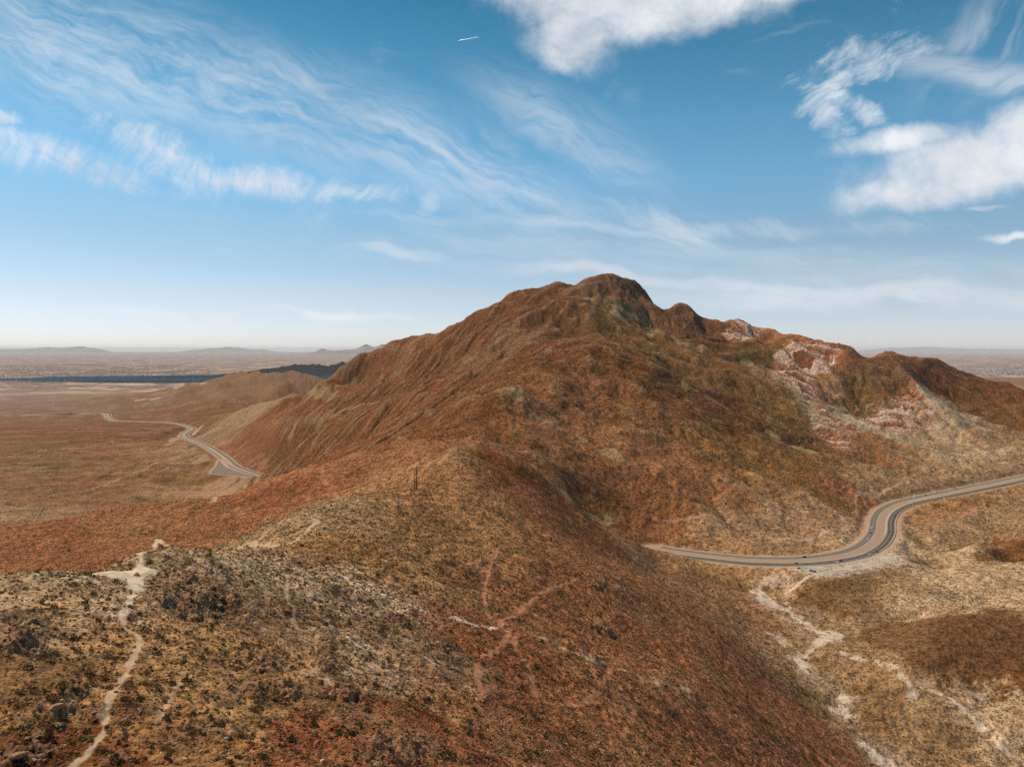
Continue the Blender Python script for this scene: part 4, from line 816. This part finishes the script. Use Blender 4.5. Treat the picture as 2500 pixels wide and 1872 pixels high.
# ------------------------------------------------------------------ far land
def distant(name, px0, px1, peaks, Y, depth, rough, seed, label):
    n, d = 260, 26; a = np.linspace(px0, px1, n); A, D = np.meshgrid(a, np.linspace(-1, 1, d))
    top = np.interp(a, [p[0] for p in peaks], [p[1] for p in peaks]); X = (A - 1250) / FP * Y; YY = Y + D * depth
    prof = (HY - top) / FP * Y - PLAIN; w = sstep(np.minimum(a - px0, px1 - a), 0, (px1 - px0) * .06)
    Zh = PLAIN - 5 + (prof * w)[None, :] * (1 - np.abs(D) ** 1.3) * (1 + rough * fbm(X, YY, depth * .35, 5, .55, seed, True) - rough * .9)
    V = np.stack([X, YY, Zh + ZC], -1).reshape(-1, 3); ii = (np.arange(d - 1)[:, None] * n + np.arange(n - 1)[None]).ravel()
    o = link(name, mesh_from(name, V, np.stack([ii, ii + 1, ii + 1 + n, ii + n], -1), HM, True)); tag(o, label, kind='structure')
HM = mat('far_rock', (.20, .14, .11), .95, .05, var=.3, vscale=.0006)
distant('distant_hills', -120, 270, [(-120,858),(0,853),(60,852),(110,848),(150,849),(200,846),(235,851),(250,862),(270,868)], 125000, 6000, .10, 81, 'faint long ridge far out at the left')
distant('distant_hills', 380, 760, [(380,866),(440,860),(480,853),(520,850),(560,847),(590,849),(610,853),(640,853),(680,860),(760,862)], 130000, 6000, .12, 82, 'faint ridge far out behind the plain')
distant('distant_hills', 740, 1050, [(740,867),(775,858),(788,850),(800,855),(840,855),(870,852),(894,842),(915,847),(935,842),(970,850),(1050,860)], 80000, 4000, .14, 83, 'nearer grey ridge beside the mountain flank')
distant('distant_hills', 2080, 2700, [(2080,858),(2160,850),(2260,847),(2350,851),(2480,853),(2600,850),(2700,857)], 150000, 7000, .1, 84, 'very faint ridge beyond the city at the right')
def far_town():
    rs = np.random.RandomState(5); V, F, Cc = [], [], []
    def put(px, Y, n, sp):
        for _ in range(n):
            x = (px - 1250) / FP * Y + rs.randn() * sp; y = Y + rs.randn() * sp * 1.4; w, d, h = rs.uniform(10, 34), rs.uniform(10, 26), rs.uniform(4, 9); z0 = float(gz(np.array([x]), np.array([y]))[0]) + ZC - .5
            r = rs.rand(); c = (.62, .58, .53) if r < .5 else ((.36, .28, .22) if r < .78 else (.07, .065, .04)); b = len(V)
            V.extend([(x + sx * w / 2, y + sy * d / 2, z0 + sz * h) for sz in (0, 1) for sx, sy in ((-1, -1), (1, -1), (1, 1), (-1, 1))])
            F.extend([(b, b + 1, b + 5, b + 4), (b + 1, b + 2, b + 6, b + 5), (b + 2, b + 3, b + 7, b + 6), (b + 3, b, b + 4, b + 7), (b + 4, b + 5, b + 6, b + 7)]); Cc.extend([c + (1,)] * 8)
    for _ in range(150): put(rs.uniform(-60, 480), math.exp(rs.uniform(math.log(12600), math.log(26000))), 34, 330)
    for _ in range(34): put(rs.uniform(-20, 150), rs.uniform(11800, 13200), 30, 200)
    for _ in range(120): put(rs.uniform(2300, 2620), math.exp(rs.uniform(math.log(15500), math.log(24000))), 34, 330)
    m = bpy.data.materials.new('town_walls'); m.use_nodes = True; at = m.node_tree.nodes.new('ShaderNodeAttribute'); at.attribute_name = 'tone'; m.node_tree.links.new(at.outputs['Color'], m.node_tree.nodes['Principled BSDF'].inputs['Base Color'])
    me = mesh_from('far_town', V, F, m); a = me.attributes.new('tone', 'FLOAT_COLOR', 'POINT'); a.data.foreach_set('color', np.array(Cc, np.float32).ravel()); tag(link('far_town', me), 'pale roofs and trees of the town spread over the plain', kind='stuff')
far_town()
# a high cloud outside the picture on the left throws the dark band across the plain
def cloud(cx, cy, cz, rx, ry, rz, ang):
    bm = bmesh.new(); bmesh.ops.create_icosphere(bm, subdivisions=5, radius=1); me = fin(bm, 'cloud', mat('cloud_white', (.85, .85, .86), 1., 0.)); co = np.empty(len(me.vertices) * 3, np.float32); me.vertices.foreach_get('co', co); co = co.reshape(-1, 3)
    n = fbm(co[:, 0] * 3 + 3 * co[:, 2], co[:, 1] * 3 - 2 * co[:, 2], 1.0, 5, .6, 91); co = co * (1 + .30 * n)[:, None]; ca, sa = math.cos(ang), math.sin(ang)
    x, y = co[:, 0] * rx, co[:, 1] * ry; P = np.stack([x * ca - y * sa, x * sa + y * ca, co[:, 2] * rz], -1); me.vertices.foreach_set('co', P.astype(np.float32).ravel()); me.update()
    tag(link('cloud', me, loc=(cx, cy, cz)), kind='structure')
_h = 11000.; _s = (_h - PLAIN) / math.tan(SUN_EL); cloud(-4700 + SUN_DIR.x * _s, 14000 + SUN_DIR.y * _s, _h + ZC, 5200, 1700, 350, .22)
VAP = bpy.data.materials.new('vapour_white'); VAP.use_nodes = True; _t = NT(VAP.node_tree); _a = _t.n.new('ShaderNodeBsdfTranslucent'); _a.inputs[0].default_value = (.95, .95, .95, 1); _b = _t.n.new('ShaderNodeAddShader'); _t.l.new(_a.outputs[0], _b.inputs[0]); _t.l.new(_t.n['Principled BSDF'].outputs[0], _b.inputs[1]); _t.l.new(_b.outputs[0], _t.n['Material Output'].inputs[0])
u, t = ray(1144, 95); Y = 9500 / t; b = cyl(5, 2, 640, 8, 'Z'); bmesh.ops.rotate(b, verts=b.verts, matrix=__import__('mathutils').Matrix.Rotation(math.pi / 2, 3, 'Y'))
o = link('contrail', fin(b, 'contrail', VAP), loc=(u * Y, Y, 9500 + ZC)); o.rotation_euler = (0, R(-10), 0); tag(o, 'short thin white contrail in the blue left of the big cloud', 'contrail')

# ------------------------------------------------------------------ plants and stones
def leafy(seed, n, rad, hgt, leaf, thin=1.0, up=0.3, stems=0):
    r = np.random.RandomState(seed); V, F = [], []
    for k in range(n):
        th = r.uniform(0, 2 * math.pi); ph = math.acos(r.uniform(0, 1)); q = r.uniform(.55, 1.0) ** .6 * (1 + .22 * math.sin(3 * th + seed) + .15 * math.sin(5 * th + 2 * seed))
        c = np.array([math.cos(th) * math.sin(ph) * rad * q, math.sin(th) * math.sin(ph) * rad * q, math.cos(ph) * hgt * q + .02])
        a = r.randn(3); a[2] += up * 3; a /= np.linalg.norm(a); b = np.cross(a, r.randn(3)); b /= np.linalg.norm(b); L = leaf * r.uniform(.7, 1.4); i = len(V)
        V += [c - a * L - b * L * .2 * thin, c + b * L * .6 * thin, c + a * L, c - b * L * .6 * thin]; F.append((i, i + 1, i + 2, i + 3))
    for k in range(stems):
        th = r.uniform(0, 2 * math.pi); e = np.array([math.cos(th) * rad * .7, math.sin(th) * rad * .7, hgt * .8]); w = np.cross(e, (0, 0, 1)); w = w / np.linalg.norm(w) * .03; i = len(V)
        V += [-w, w, e + w * .4, e - w * .4]; F.append((i, i + 1, i + 2, i + 3))
    return np.array(V), F
def spiky(seed, n, rad, w):                # yucca or bunch grass: blades from one root
    r = np.random.RandomState(seed); V, F = [], []
    for k in range(n):
        th = r.uniform(0, 2 * math.pi); el = r.uniform(.15, 1.4); d = np.array([math.cos(th) * math.cos(el), math.sin(th) * math.cos(el), math.sin(el)]); L = rad * r.uniform(.7, 1.1)
        s_ = np.cross(d, (0, 0, 1)); s_ = s_ / (np.linalg.norm(s_) + 1e-6) * w; i = len(V); V += [s_ * .6, -s_ * .6, d * L * .6 - s_, d * L * .6 + s_, d * L]; F += [(i, i + 1, i + 2, i + 3), (i + 3, i + 2, i + 4, i + 4)]
    return np.array(V), F
def pads(seed, n):                         # prickly pear: flat oval pads leaning at odd angles
    r = np.random.RandomState(seed); V, F = [], []
    for k in range(n):
        th = r.uniform(0, 6.28); c = np.array([math.cos(th), math.sin(th), 0]) * r.uniform(0, .5) + np.array([0, 0, r.uniform(.15, .55)]); a = r.uniform(0, 3.14); u_ = np.array([math.cos(a), math.sin(a), r.uniform(-.2, .2)]); up = np.array([r.uniform(-.5, .5), r.uniform(-.5, .5), 1.]); up /= np.linalg.norm(up); nn = np.cross(u_, up); nn /= np.linalg.norm(nn); i = len(V)
        for s_ in (-.025, .025):
            for j in range(8): q = j * math.pi / 4; V.append(c + u_ * .15 * math.cos(q) + up * .20 * math.sin(q) + nn * s_)
        for j in range(8): F.append((i + j, i + (j + 1) % 8, i + 8 + (j + 1) % 8, i + 8 + j))
        for o_ in (0, 8): F += [(i + o_, i + o_ + 1, i + o_ + 2, i + o_ + 3), (i + o_, i + o_ + 3, i + o_ + 4, i + o_ + 7), (i + o_ + 4, i + o_ + 5, i + o_ + 6, i + o_ + 7)]
    return np.array(V), F
def rocky(seed, sub=3, cuts=15):
    bm = bmesh.new(); bmesh.ops.create_icosphere(bm, subdivisions=sub, radius=1); r = np.random.RandomState(seed); pl = []
    for k in range(cuts): d = r.randn(3); d /= np.linalg.norm(d); pl.append((Vector(d), r.uniform(.45, .80)))
    for v in bm.verts:
        for d, h in pl:
            q = v.co.dot(d)
            if q > h: v.co -= d * (q - h)
        v.co *= 1 + .05 * math.sin(7 * v.co.x + seed) * math.sin(9 * v.co.y + 2) ; v.co.z = v.co.z * .62 + .18
    return bm
PLM = {'creo': mat('brush_leaf', (.098, .074, .026), .8, .1, var=.35, vscale=2., rnd=.35), 'olive': mat('olive_leaf', (.175, .125, .032), .8, .1, var=.3, vscale=2., rnd=.3), 'dry': mat('dry_twig', (.20, .115, .058), .9, .05, var=.3, vscale=2., rnd=.3),
       'straw': mat('straw_blade', (.46, .34, .155), .8, .1, var=.2, vscale=2., rnd=.3), 'yucca': mat('yucca_blade', (.30, .27, .07), .6, .2, var=.2, vscale=2., rnd=.25), 'pad': mat('cactus_pad', (.22, .19, .065), .6, .2, var=.2, vscale=3., rnd=.2),
       'stone': mat('stone_brown', (.27, .145, .072), .95, .1, var=.35, vscale=2.5, bump=.5, rnd=.25), 'pale': mat('stone_pale', (.47, .36, .25), .95, .1, var=.25, vscale=2.5, bump=.4, rnd=.2), 'red': mat('stone_red', (.25, .085, .045), .95, .1, var=.3, vscale=2.5, bump=.5, rnd=.25)}
def mv(nm, vf, m): 
    V, F = vf; me = bpy.data.meshes.new(nm); me.from_pydata([tuple(v) for v in V], [], [tuple(dict.fromkeys(f)) for f in F]); me.update(); me.materials.append(PLM[m]); return me
def rk(nm, seed, m, sub=3): return fin(rocky(seed, sub), nm, PLM[m])
PROTO = {'creo': [mv('bush', leafy(s_, 190, .5, .55, .085), 'creo') for s_ in (1, 2, 3)], 'olive': [mv('bush', leafy(s_, 170, .5, .5, .09), 'olive') for s_ in (4, 5)],
         'dry': [mv('bush', leafy(s_, 150, .55, .6, .11, .35, .6, 14), 'dry') for s_ in (6, 7)], 'yucca': [mv('yucca', spiky(s_, 60, .55, .025), 'yucca') for s_ in (8, 9)],
         'straw': [mv('tuft', spiky(s_, 42, .5, .035), 'straw') for s_ in (10, 11)], 'pad': [mv('cactus', pads(s_, 16), 'pad') for s_ in (12, 13)],
         'stone': [rk('boulder', s_, 'stone') for s_ in (1, 2, 3)], 'pale': [rk('boulder', s_, 'pale') for s_ in (4, 5)], 'red': [rk('boulder', s_, 'red') for s_ in (6, 7)]}
# soil colour and bareness at any spot, from the sheet
def sample(A, X, Y):
    j = np.clip(np.interp(X / Y, uu, np.arange(NU)), 0, NU - 1.001); i = np.clip(np.interp(np.log(Y), np.log(yy), np.arange(NY)), 0, NY - 1.001); return bil(A, j, i)
def visible(X, Y, Z, lift=.6):
    j = np.clip(np.round(np.interp(X / Y, uu, np.arange(NU))).astype(int), 0, NU - 1); i = np.clip(np.interp(np.log(Y), np.log(yy), np.arange(NY)).astype(int) - 2, 0, NY - 1)
    return (Z + lift) / Y >= TMAX[i, j]
TMAX = np.maximum.accumulate(FZ / FY, axis=0)

# --- single plants and boulders near the camera; each is its own object
MARKS = [(120,1440,'on the flat hilltop at the left edge'),(180,1395,'on the rocky crest left of the bare clearing'),(270,1440,'beside the bare clearing at the head of the pale trail'),(330,1500,'right of the upper pale trail'),(440,1350,'on the top of the rounded hump behind the clearing'),
 (420,1430,'on the craggy face of the hump'),(520,1480,'below the dark cleft in the hump'),(600,1420,'on the right shoulder of the hump'),(640,1345,'at the dip where the path climbs to the next hill'),(90,1530,'by the dark crag near the left edge'),(210,1580,'left of the pale trail bend'),
 (380,1570,'in the brushy hollow right of the pale trail bend'),(470,1640,'on the clay slope in the middle of the left hill'),(330,1680,'right of the lower pale trail'),(110,1690,'on the stony slope left of the lower trail'),(150,1780,'around the big shadowed rock at lower left'),(60,1850,'among the rocks in the bottom left corner'),
 (270,1830,'beside the foot of the pale trail'),(430,1790,'on the brown slope at the bottom left'),(580,1830,'at the bottom edge left of the red bank'),(610,1700,'by the slabby ledge on the clay slope'),(690,1600,'along the pale gravel streak'),(720,1480,'on the slope under the crest line'),(800,1560,'beside the narrow white streak'),
 (760,1740,'above the red bank at the bottom'),(870,1830,'on the red bank at the bottom edge'),(960,1640,'between the two pale spur lines'),(930,1760,'along the green rib above the red bank'),(1060,1720,'on the mixed brown slope in the lower centre'),(1100,1830,'at the bottom edge in the centre'),(1180,1620,'by the forked red trail'),
 (1000,1540,'left of the red trail fork'),(1250,1700,'below the red trail crossing'),(1290,1800,'on the thin ridge near the bottom centre'),(1400,1760,'on the pinkish slope at lower right of centre'),(1500,1700,'by the red trail under the long spur'),(1450,1830,'at the bottom edge right of centre'),(1620,1780,'on the bright red slope at the bottom'),
 (1330,1600,'on the red knoll where the trails meet'),(1100,1450,'by the thin red path down the middle slope'),(1300,1450,'near the dark outcrop above the trail fork'),(900,1350,'on the brown hillside under the poles'),(760,1290,'on the yellowish shoulder left of the poles'),(1000,1250,'just below the twin poles'),(1560,1560,'on the steep slope falling to the wash')]
MK = np.array([hitf(a, b)[:2] for a, b, _ in MARKS]); MKp = np.array([(a, b) for a, b, _ in MARKS], float)
def to_pix(X, Y, Z): t = Z / Y; bb = (t * ct + st_) / (ct - t * st_); k = ct + bb * st_; return 1250 + X / Y * k * FP, 936 - FP * bb
DESC = {'creo': ('dark green bush', 'shrub'), 'olive': ('olive green bush', 'shrub'), 'dry': ('brown leafless bush', 'shrub'), 'yucca': ('yellow green yucca', 'yucca'), 'pad': ('prickly pear cactus clump', 'cactus'), 'straw': ('pale straw tuft', 'grass tuft'), 'stone': ('brown boulder', 'boulder'), 'pale': ('pale boulder', 'boulder'), 'red': ('reddish boulder', 'boulder')}
NAME = {'creo': 'desert_bush', 'olive': 'desert_bush', 'dry': 'dry_bush', 'yucca': 'yucca', 'pad': 'prickly_pear', 'straw': 'straw_tuft', 'stone': 'boulder', 'pale': 'boulder', 'red': 'boulder'}
SINGLE = []; SEEN_AT = []
def place(kind, X, Y, size, sq=1.0, where=None):
    z = float(gz(np.array([X]), np.array([Y]))[0]); px, py = to_pix(X, Y, z)
    if not (2 < px < 2498 and py < 1868): return
    if not visible(np.array([X]), np.array([Y]), np.array([z]))[0]: return
    for x_, y_, r_ in SEEN_AT:
        if (x_ - X) ** 2 + (y_ - Y) ** 2 < (r_ + size * .4) ** 2: return
    SEEN_AT.append((X, Y, size * .4)); SINGLE.append((kind, X, Y, z, size, sq, px, py, where))
PICK = """c7 190 660 s 5;c7 120 770 s 4;c7 330 1190 s 5.5;c7 360 1170 s 4;c7 100 1490 s 4.6;c7 60 1470 s 3;c7 250 1480 s 3.4;c7 460 1050 s 3;c7 470 1010 s 3;c7 200 830 s 4;c7 215 1350 s 3.4;c7 1250 1290 s 3.2;c7 1225 1320 s 2.4;c7 1270 1270 s 2;c7 1540 910 s 4;c7 1570 950 s 3.4;c7 1700 1090 s 4;c7 1720 1120 s 3;c7 1640 1130 s 2.4;
c7 560 1210 s 2;c7 640 1290 r 1.8;c7 690 1350 s 1.6;c7 690 655 p 1.8;c7 700 1170 r 1.2;c7 1330 520 s 5;c7 1320 570 s 4;c7 1190 400 s 3.4;c7 1150 560 s 3.6;c7 1100 580 s 3;c7 1720 590 s 3.6;c7 1990 470 s 3.4;c7 2070 1110 r 3;c7 760 1150 d 3.6;c7 1120 1030 c 3.4;c7 1190 650 d 4;c7 1270 690 d 3.6;c7 780 650 d 3.2;
c7 870 720 d 3.2;c7 950 740 d 3;c7 540 440 c 2.6;c7 560 500 c 2.6;c7 440 770 c 2.4;c7 1215 880 c 2;c7 950 860 c 2.2;c7 630 780 c 2.2;c7 650 640 y 1.4;c7 590 660 c 2;c7 520 590 c 2;c7 260 1070 y 2.2;c7 210 1225 y 2.2;c7 290 1360 c 2.4;c7 560 1140 y 1.6;c7 630 1010 d 3.6;c7 520 960 d 3.4;c7 640 870 d 3;c7 770 1040 d 2.6;c7 900 1040 d 3;
c7 1000 1430 d 2.4;c7 1550 1160 d 3;c7 1750 1370 c 2.6;c7 1880 1280 c 2.2;c7 1140 1310 c 1.8;c7 1500 1380 d 2.2;c7 820 380 c 2;c7 780 325 d 2;c7 1000 275 c 2.4;c7 1260 265 c 2;c7 1810 210 c 3;c7 1950 100 d 3.4;c7 690 1490 c 1.8;c7 700 650 y 1.2;c7 1710 1020 y 2;c7 1770 980 y 2;c7 390 745 n 1.8;c7 520 1370 n 1.6;c7 830 1500 n 1.8;
c8 980 740 d 4.4;c8 600 245 c 3;c8 590 375 c 3.4;c8 525 450 c 3;c8 690 520 d 3;c8 1030 600 c 3;c8 260 540 c 3;c8 740 720 c 2.4;c8 610 1130 c 2.4;c8 700 1120 c 2;c8 850 1270 c 2.6;c8 880 1190 c 2.2;c8 1100 1090 d 2;c8 930 910 c 2.2;c8 1200 880 c 2.2;c8 1250 920 c 1.8;c8 1170 1030 y 2;c8 1185 1022 p 1.2;c8 1100 885 p 1.6;c8 1060 1268 p 1.1;
c8 1160 1292 p 1.2;c8 1210 1350 p 1.2;c8 1200 1370 p 1;c8 1450 1390 d 2.8;c8 1420 1410 c 2.4;c8 1620 1175 c 2.4;c8 1720 1190 d 2.2;c8 1870 1210 d 2.2;c8 1800 1190 c 2;c8 1600 1510 y 2;c8 2020 1435 c 2;c8 1250 1450 c 2;c8 920 1350 c 2.4;c8 710 1320 c 2.2;c8 240 1200 c 2.2;c8 340 1270 y 2.2;c8 330 1470 y 2.4;c8 480 1320 y 2;c8 690 1410 y 2.2;
c8 120 1120 s 3.4;c8 430 680 s 4.4;c8 415 640 s 3;c8 270 700 s 3;c8 710 800 s 2.4;c8 1640 690 s 4.4;c8 1620 420 r 4;c8 1600 400 r 3;c8 1255 1112 s 1.6;c8 930 1020 d 2.2;c8 1170 930 d 2;c8 1330 1170 d 2.6;c8 780 1170 d 2.6;c8 590 1140 c 2.4;c8 430 1210 d 2.4;c8 100 1290 y 2;c8 1100 1290 n 1.5;c8 1220 1330 n 1.6;c8 1080 1440 y 1.8"""
KM = {'s': 'stone', 'r': 'red', 'p': 'pale', 'c': 'creo', 'd': 'dry', 'y': 'yucca', 'n': 'pad', 'o': 'olive'}
for q in PICK.replace('\n', '').split(';'):
    f, a, b, k, s_ = q.split(); (px, py), = (c7 if f == 'c7' else c8)((float(a), float(b))); X, Y, z = hitf(px, py); place(KM[k], X, Y, float(s_) * (.62 if k in 'srp' else .8), random.uniform(.8, 1.1))
r3 = np.random.RandomState(33); tries = 0
want = {'creo': 95, 'olive': 45, 'dry': 75, 'yucca': 60, 'pad': 34, 'straw': 30, 'stone': 70, 'pale': 24, 'red': 26}; got = dict.fromkeys(want, 0)
while any(got[k] < want[k] for k in want) and tries < 40000:
    tries += 1; u_ = r3.uniform(-.74, .66); Y = math.exp(r3.uniform(math.log(104), math.log(330))); X = u_ * Y; k = list(want)[r3.randint(9)]
    if got[k] >= want[k]: continue
    if sample(BARE, np.array([X]), np.array([Y]))[0] > .25: continue
    c = [sample(COL[..., q], np.array([X]), np.array([Y]))[0] for q in range(3)]; redness = c[0] / c[1]
    if k == 'red' and redness < 2.4: continue
    if k in ('stone', 'pale') and redness > 2.6: continue
    if k == 'stone' and X > -20 and r3.rand() < .7: continue
    n0 = len(SINGLE); place(k, X, Y, {'creo': r3.uniform(1.0, 1.8), 'olive': r3.uniform(.95, 1.6), 'dry': r3.uniform(1.1, 2.3), 'yucca': r3.uniform(.9, 1.4), 'pad': r3.uniform(.8, 1.3), 'straw': r3.uniform(.8, 1.2), 'stone': r3.uniform(.7, 1.8) , 'pale': r3.uniform(.7, 1.2), 'red': r3.uniform(.8, 1.8)}[k] * (1 + (Y - 104) / 500), r3.uniform(.8, 1.15))
    got[k] += len(SINGLE) - n0
_grp = {}
for kind, X, Y, z, size, sq, px, py, where in SINGLE:
    me = PROTO[kind][RNG.randint(len(PROTO[kind]))]; o = link(NAME[kind], me, loc=(X, Y, z + ZC - .04 * size)); o.rotation_euler = (0, 0, RNG.uniform(0, 6.28)); hs = .5 if kind in ('stone', 'pale', 'red') else 1.
    o.scale = (size * hs, size * hs * RNG.uniform(.75, 1.1), size * hs * sq)
    i = int(np.argmin(np.hypot(MKp[:, 0] - px, (MKp[:, 1] - py) * 1.3))); big = 'large ' if size > 2.7 else ('small ' if size < 1.35 else '')
    _grp.setdefault((kind, i), []).append((px, py, big, o))
ORD = ['leftmost', 'second from the left', 'third from the left', 'fourth from the left', 'fifth from the left', 'sixth from the left', 'seventh from the left', 'eighth from the left', 'ninth from the left', 'tenth from the left']
for (kind, i), L_ in _grp.items():
    L_.sort(key=lambda q: q[0]); d, c = DESC[kind]; pl = d + 's' if not d.endswith('bush') else d + 'es'
    for n_, (px, py, big, o) in enumerate(L_):
        w = '' if len(L_) == 1 else (', ' + (ORD[n_] if n_ < len(L_) - 1 or n_ == 0 else 'rightmost') + ' there')
        if len(L_) > 11 and n_ >= 10: w = ', %s right of the tenth one there' % ('rightmost' if n_ == len(L_) - 1 else 'next')
        lb = big + d + ' ' + MARKS[i][2].replace(' of the ', ' of ').replace('in the middle of ', 'on ') + w
        if len(lb.split()) > 16: lb = lb.replace(' from the left there', ' from left').replace(' clump', '')
        tag(o, ' '.join(lb.split()[:16]), c, pl + ' ' + MARKS[i][2])
for i, (px, py) in enumerate([(2003,1402),(2011,1402),(2014,1402),(2021,1402),(2033,1402)]):
    X, Y = pix_on(px, py, -271); o = link('boulder', PROTO['stone'][i % 3], loc=(X, Y, ZC - 271.1)); o.scale = (.9, .9, 1.3); tag(o, 'dark boulder on the lower rim of the gravel pull-off, %s of five' % ORD[i], 'boulder', 'dark boulders on the rim of the pull-off')

# --- ground cover nobody could count: one object of each sort, spread by a node tree
def scatter(name, label, X, Y, size, protos, seed, sq=(.8, 1.15), sink=.03):
    r = np.random.RandomState(seed); Z = gz(X, Y) + ZC - sink * size; n = len(X)
    me = bpy.data.meshes.new(name); me.vertices.add(n); me.vertices.foreach_set('co', np.stack([X, Y, Z], -1).astype(np.float32).ravel())
    for nm, v in (('size', size), ('turn', r.uniform(0, 6.28, n)), ('tall', size * r.uniform(sq[0], sq[1], n))): a = me.attributes.new(nm, 'FLOAT', 'POINT'); a.data.foreach_set('value', np.asarray(v, np.float32))
    a = me.attributes.new('pick', 'INT', 'POINT'); a.data.foreach_set('value', r.randint(0, len(protos), n).astype(np.int32))
    o = tag(link(name, me), label, kind='stuff'); g = bpy.data.node_groups.new(name, 'GeometryNodeTree'); g.interface.new_socket('Geometry', in_out='INPUT', socket_type='NodeSocketGeometry'); g.interface.new_socket('Geometry', in_out='OUTPUT', socket_type='NodeSocketGeometry')
    N = g.nodes; L = g.links; gi = N.new('NodeGroupInput'); go = N.new('NodeGroupOutput'); jn = N.new('GeometryNodeJoinGeometry')
    def attr(nm, ty='FLOAT'): a = N.new('GeometryNodeInputNamedAttribute'); a.data_type = ty; a.inputs['Name'].default_value = nm; return a.outputs['Attribute']
    cs = N.new('ShaderNodeCombineXYZ'); L.new(attr('size'), cs.inputs[0]); L.new(attr('size'), cs.inputs[1]); L.new(attr('tall'), cs.inputs[2])
    cr = N.new('ShaderNodeCombineXYZ'); L.new(attr('turn'), cr.inputs[2])
    for k, p in enumerate(protos):
        cmp = N.new('FunctionNodeCompare'); cmp.data_type = 'INT'; cmp.operation = 'EQUAL'; L.new(attr('pick', 'INT'), cmp.inputs[2]); cmp.inputs[3].default_value = k
        oi = N.new('GeometryNodeObjectInfo'); oi.inputs['Object'].default_value = p; oi.transform_space = 'ORIGINAL'; oi.inputs['As Instance'].default_value = True
        ip = N.new('GeometryNodeInstanceOnPoints'); L.new(gi.outputs[0], ip.inputs['Points']); L.new(cmp.outputs[0], ip.inputs['Selection']); L.new(oi.outputs['Geometry'], ip.inputs['Instance'])
        L.new(cs.outputs[0], ip.inputs['Scale']); L.new(cr.outputs[0], ip.inputs['Rotation']); L.new(ip.outputs[0], jn.inputs[0])
    L.new(jn.outputs[0], go.inputs[0]); mod = o.modifiers.new('spread', 'NODES'); mod.node_group = g
def stand(mesh):                           # a single plant already standing in the scene lends its shape
    for o in C.objects:
        if o.type == 'MESH' and o.data is mesh: return o
def spread(n, y0, y1, rs, cap=.5):
    Y = np.exp(rs.uniform(math.log(y0), math.log(y1), n)); u_ = rs.uniform(-.80, .80, n); dens = n / (1.6 * math.log(y1 / y0)) / Y ** 2; k = rs.rand(n) < np.minimum(1, cap / dens); return (u_ * Y)[k], Y[k]
def cover(name, label, keys, n, y1, s0, s1, cap, seed, cond, grow=1.0, sq=(.8, 1.15), y0=90., hs=1.0):
    rs = np.random.RandomState(seed); X, Y = spread(n, y0, y1, rs, cap); Z = gz(X, Y); ok = visible(X, Y, Z, .8) & (sample(BARE, X, Y) < .3 + .2 * rs.rand(len(X)))
    c = [sample(COL[..., q], X, Y) for q in range(3)]; cvv = sample(curv, X, Y); pat = fbm(X, Y, 13, 3, .6, seed // 103); ok &= rs.rand(len(X)) < cond(c, cvv, pat)
    d = np.full(len(X), 9.)
    X, Y = X[ok], Y[ok]; size = rs.uniform(s0, s1, len(X)) * (1 + grow * np.clip((Y - 150) / 900, 0, 1.6)) * hs
    pr = []
    for k in keys:
        for me in PROTO[k]:
            o = stand(me)
            if o is None: o = None
            else: pr.append(o)
    scatter(name, label, X, Y, size, pr, seed, sq); return len(X)
_cs = 0
_cs += cover('low_brush', 'low dark green brush dotted over all the slopes', ['creo'], 170000, 2300, .35, 1.0, .18, 101, lambda c, k, p: np.clip(.30 + 1.1 * p - .5 * k, .04, 1), .9)
_cs += cover('olive_brush', 'low olive green brush over the slopes', ['olive'], 140000, 2300, .35, .85, .24, 102, lambda c, k, p: np.clip(.4 - 1.0 * p, .06, 1), .9)
_cs += cover('dry_brush', 'low brown leafless brush over the slopes', ['dry'], 110000, 1500, .4, 1.0, .20, 103, lambda c, k, p: np.clip(.32 + 1.0 * p - .6 * k, .05, 1), .8)
_cs += cover('straw_tufts', 'pale straw tufts dotted over the slopes', ['straw'], 150000, 2000, .3, .7, .34, 104, lambda c, k, p: np.clip(.6 + .4 * k - .2 * p, .1, 1), 1.1)
_cs += cover('loose_stones', 'small brown stones lying over the near hill', ['stone'], 190000, 800, .10, .45, 1.3, 105, lambda c, k, p: np.clip(.7 - .5 * (c[0] / c[1] > 2.5), .1, 1), .6)
_cs += cover('red_stones', 'small reddish stones lying on the red slopes', ['red'], 150000, 900, .10, .42, 1.0, 106, lambda c, k, p: np.clip(.9 * (c[0] / c[1] > 2.1), 0., 1), .6)
_cs += cover('pale_stones', 'small pale stones scattered over the slopes', ['pale'], 40000, 1500, .10, .34, .12, 107, lambda c, k, p: .7, 1.0)
print('cover', _cs, 'single', len(SINGLE))

# ------------------------------------------------------------------ the air between here and the far land
def haze():
    zt = ZC + 300.; x = 175000.; y0, y1 = -3000., 176000.; z0 = ZC + PLAIN - 60
    bm = bx(2 * x, y1 - y0, zt - z0, (0, (y0 + y1) / 2, (zt + z0) / 2)); m = bpy.data.materials.new('desert_air'); m.use_nodes = True; nt = m.node_tree
    for q in list(nt.nodes):
        if q.type != 'OUTPUT_MATERIAL': nt.nodes.remove(q)
    pv = nt.nodes.new('ShaderNodeVolumePrincipled'); pv.inputs['Color'].default_value = (.84, .92, 1.0, 1); pv.inputs['Density'].default_value = .85e-5; pv.inputs['Anisotropy'].default_value = 0.
    nt.links.new(pv.outputs[0], nt.nodes['Material Output'].inputs['Volume']); tag(link('haze', fin(bm, 'haze', m)), kind='stuff')
haze()
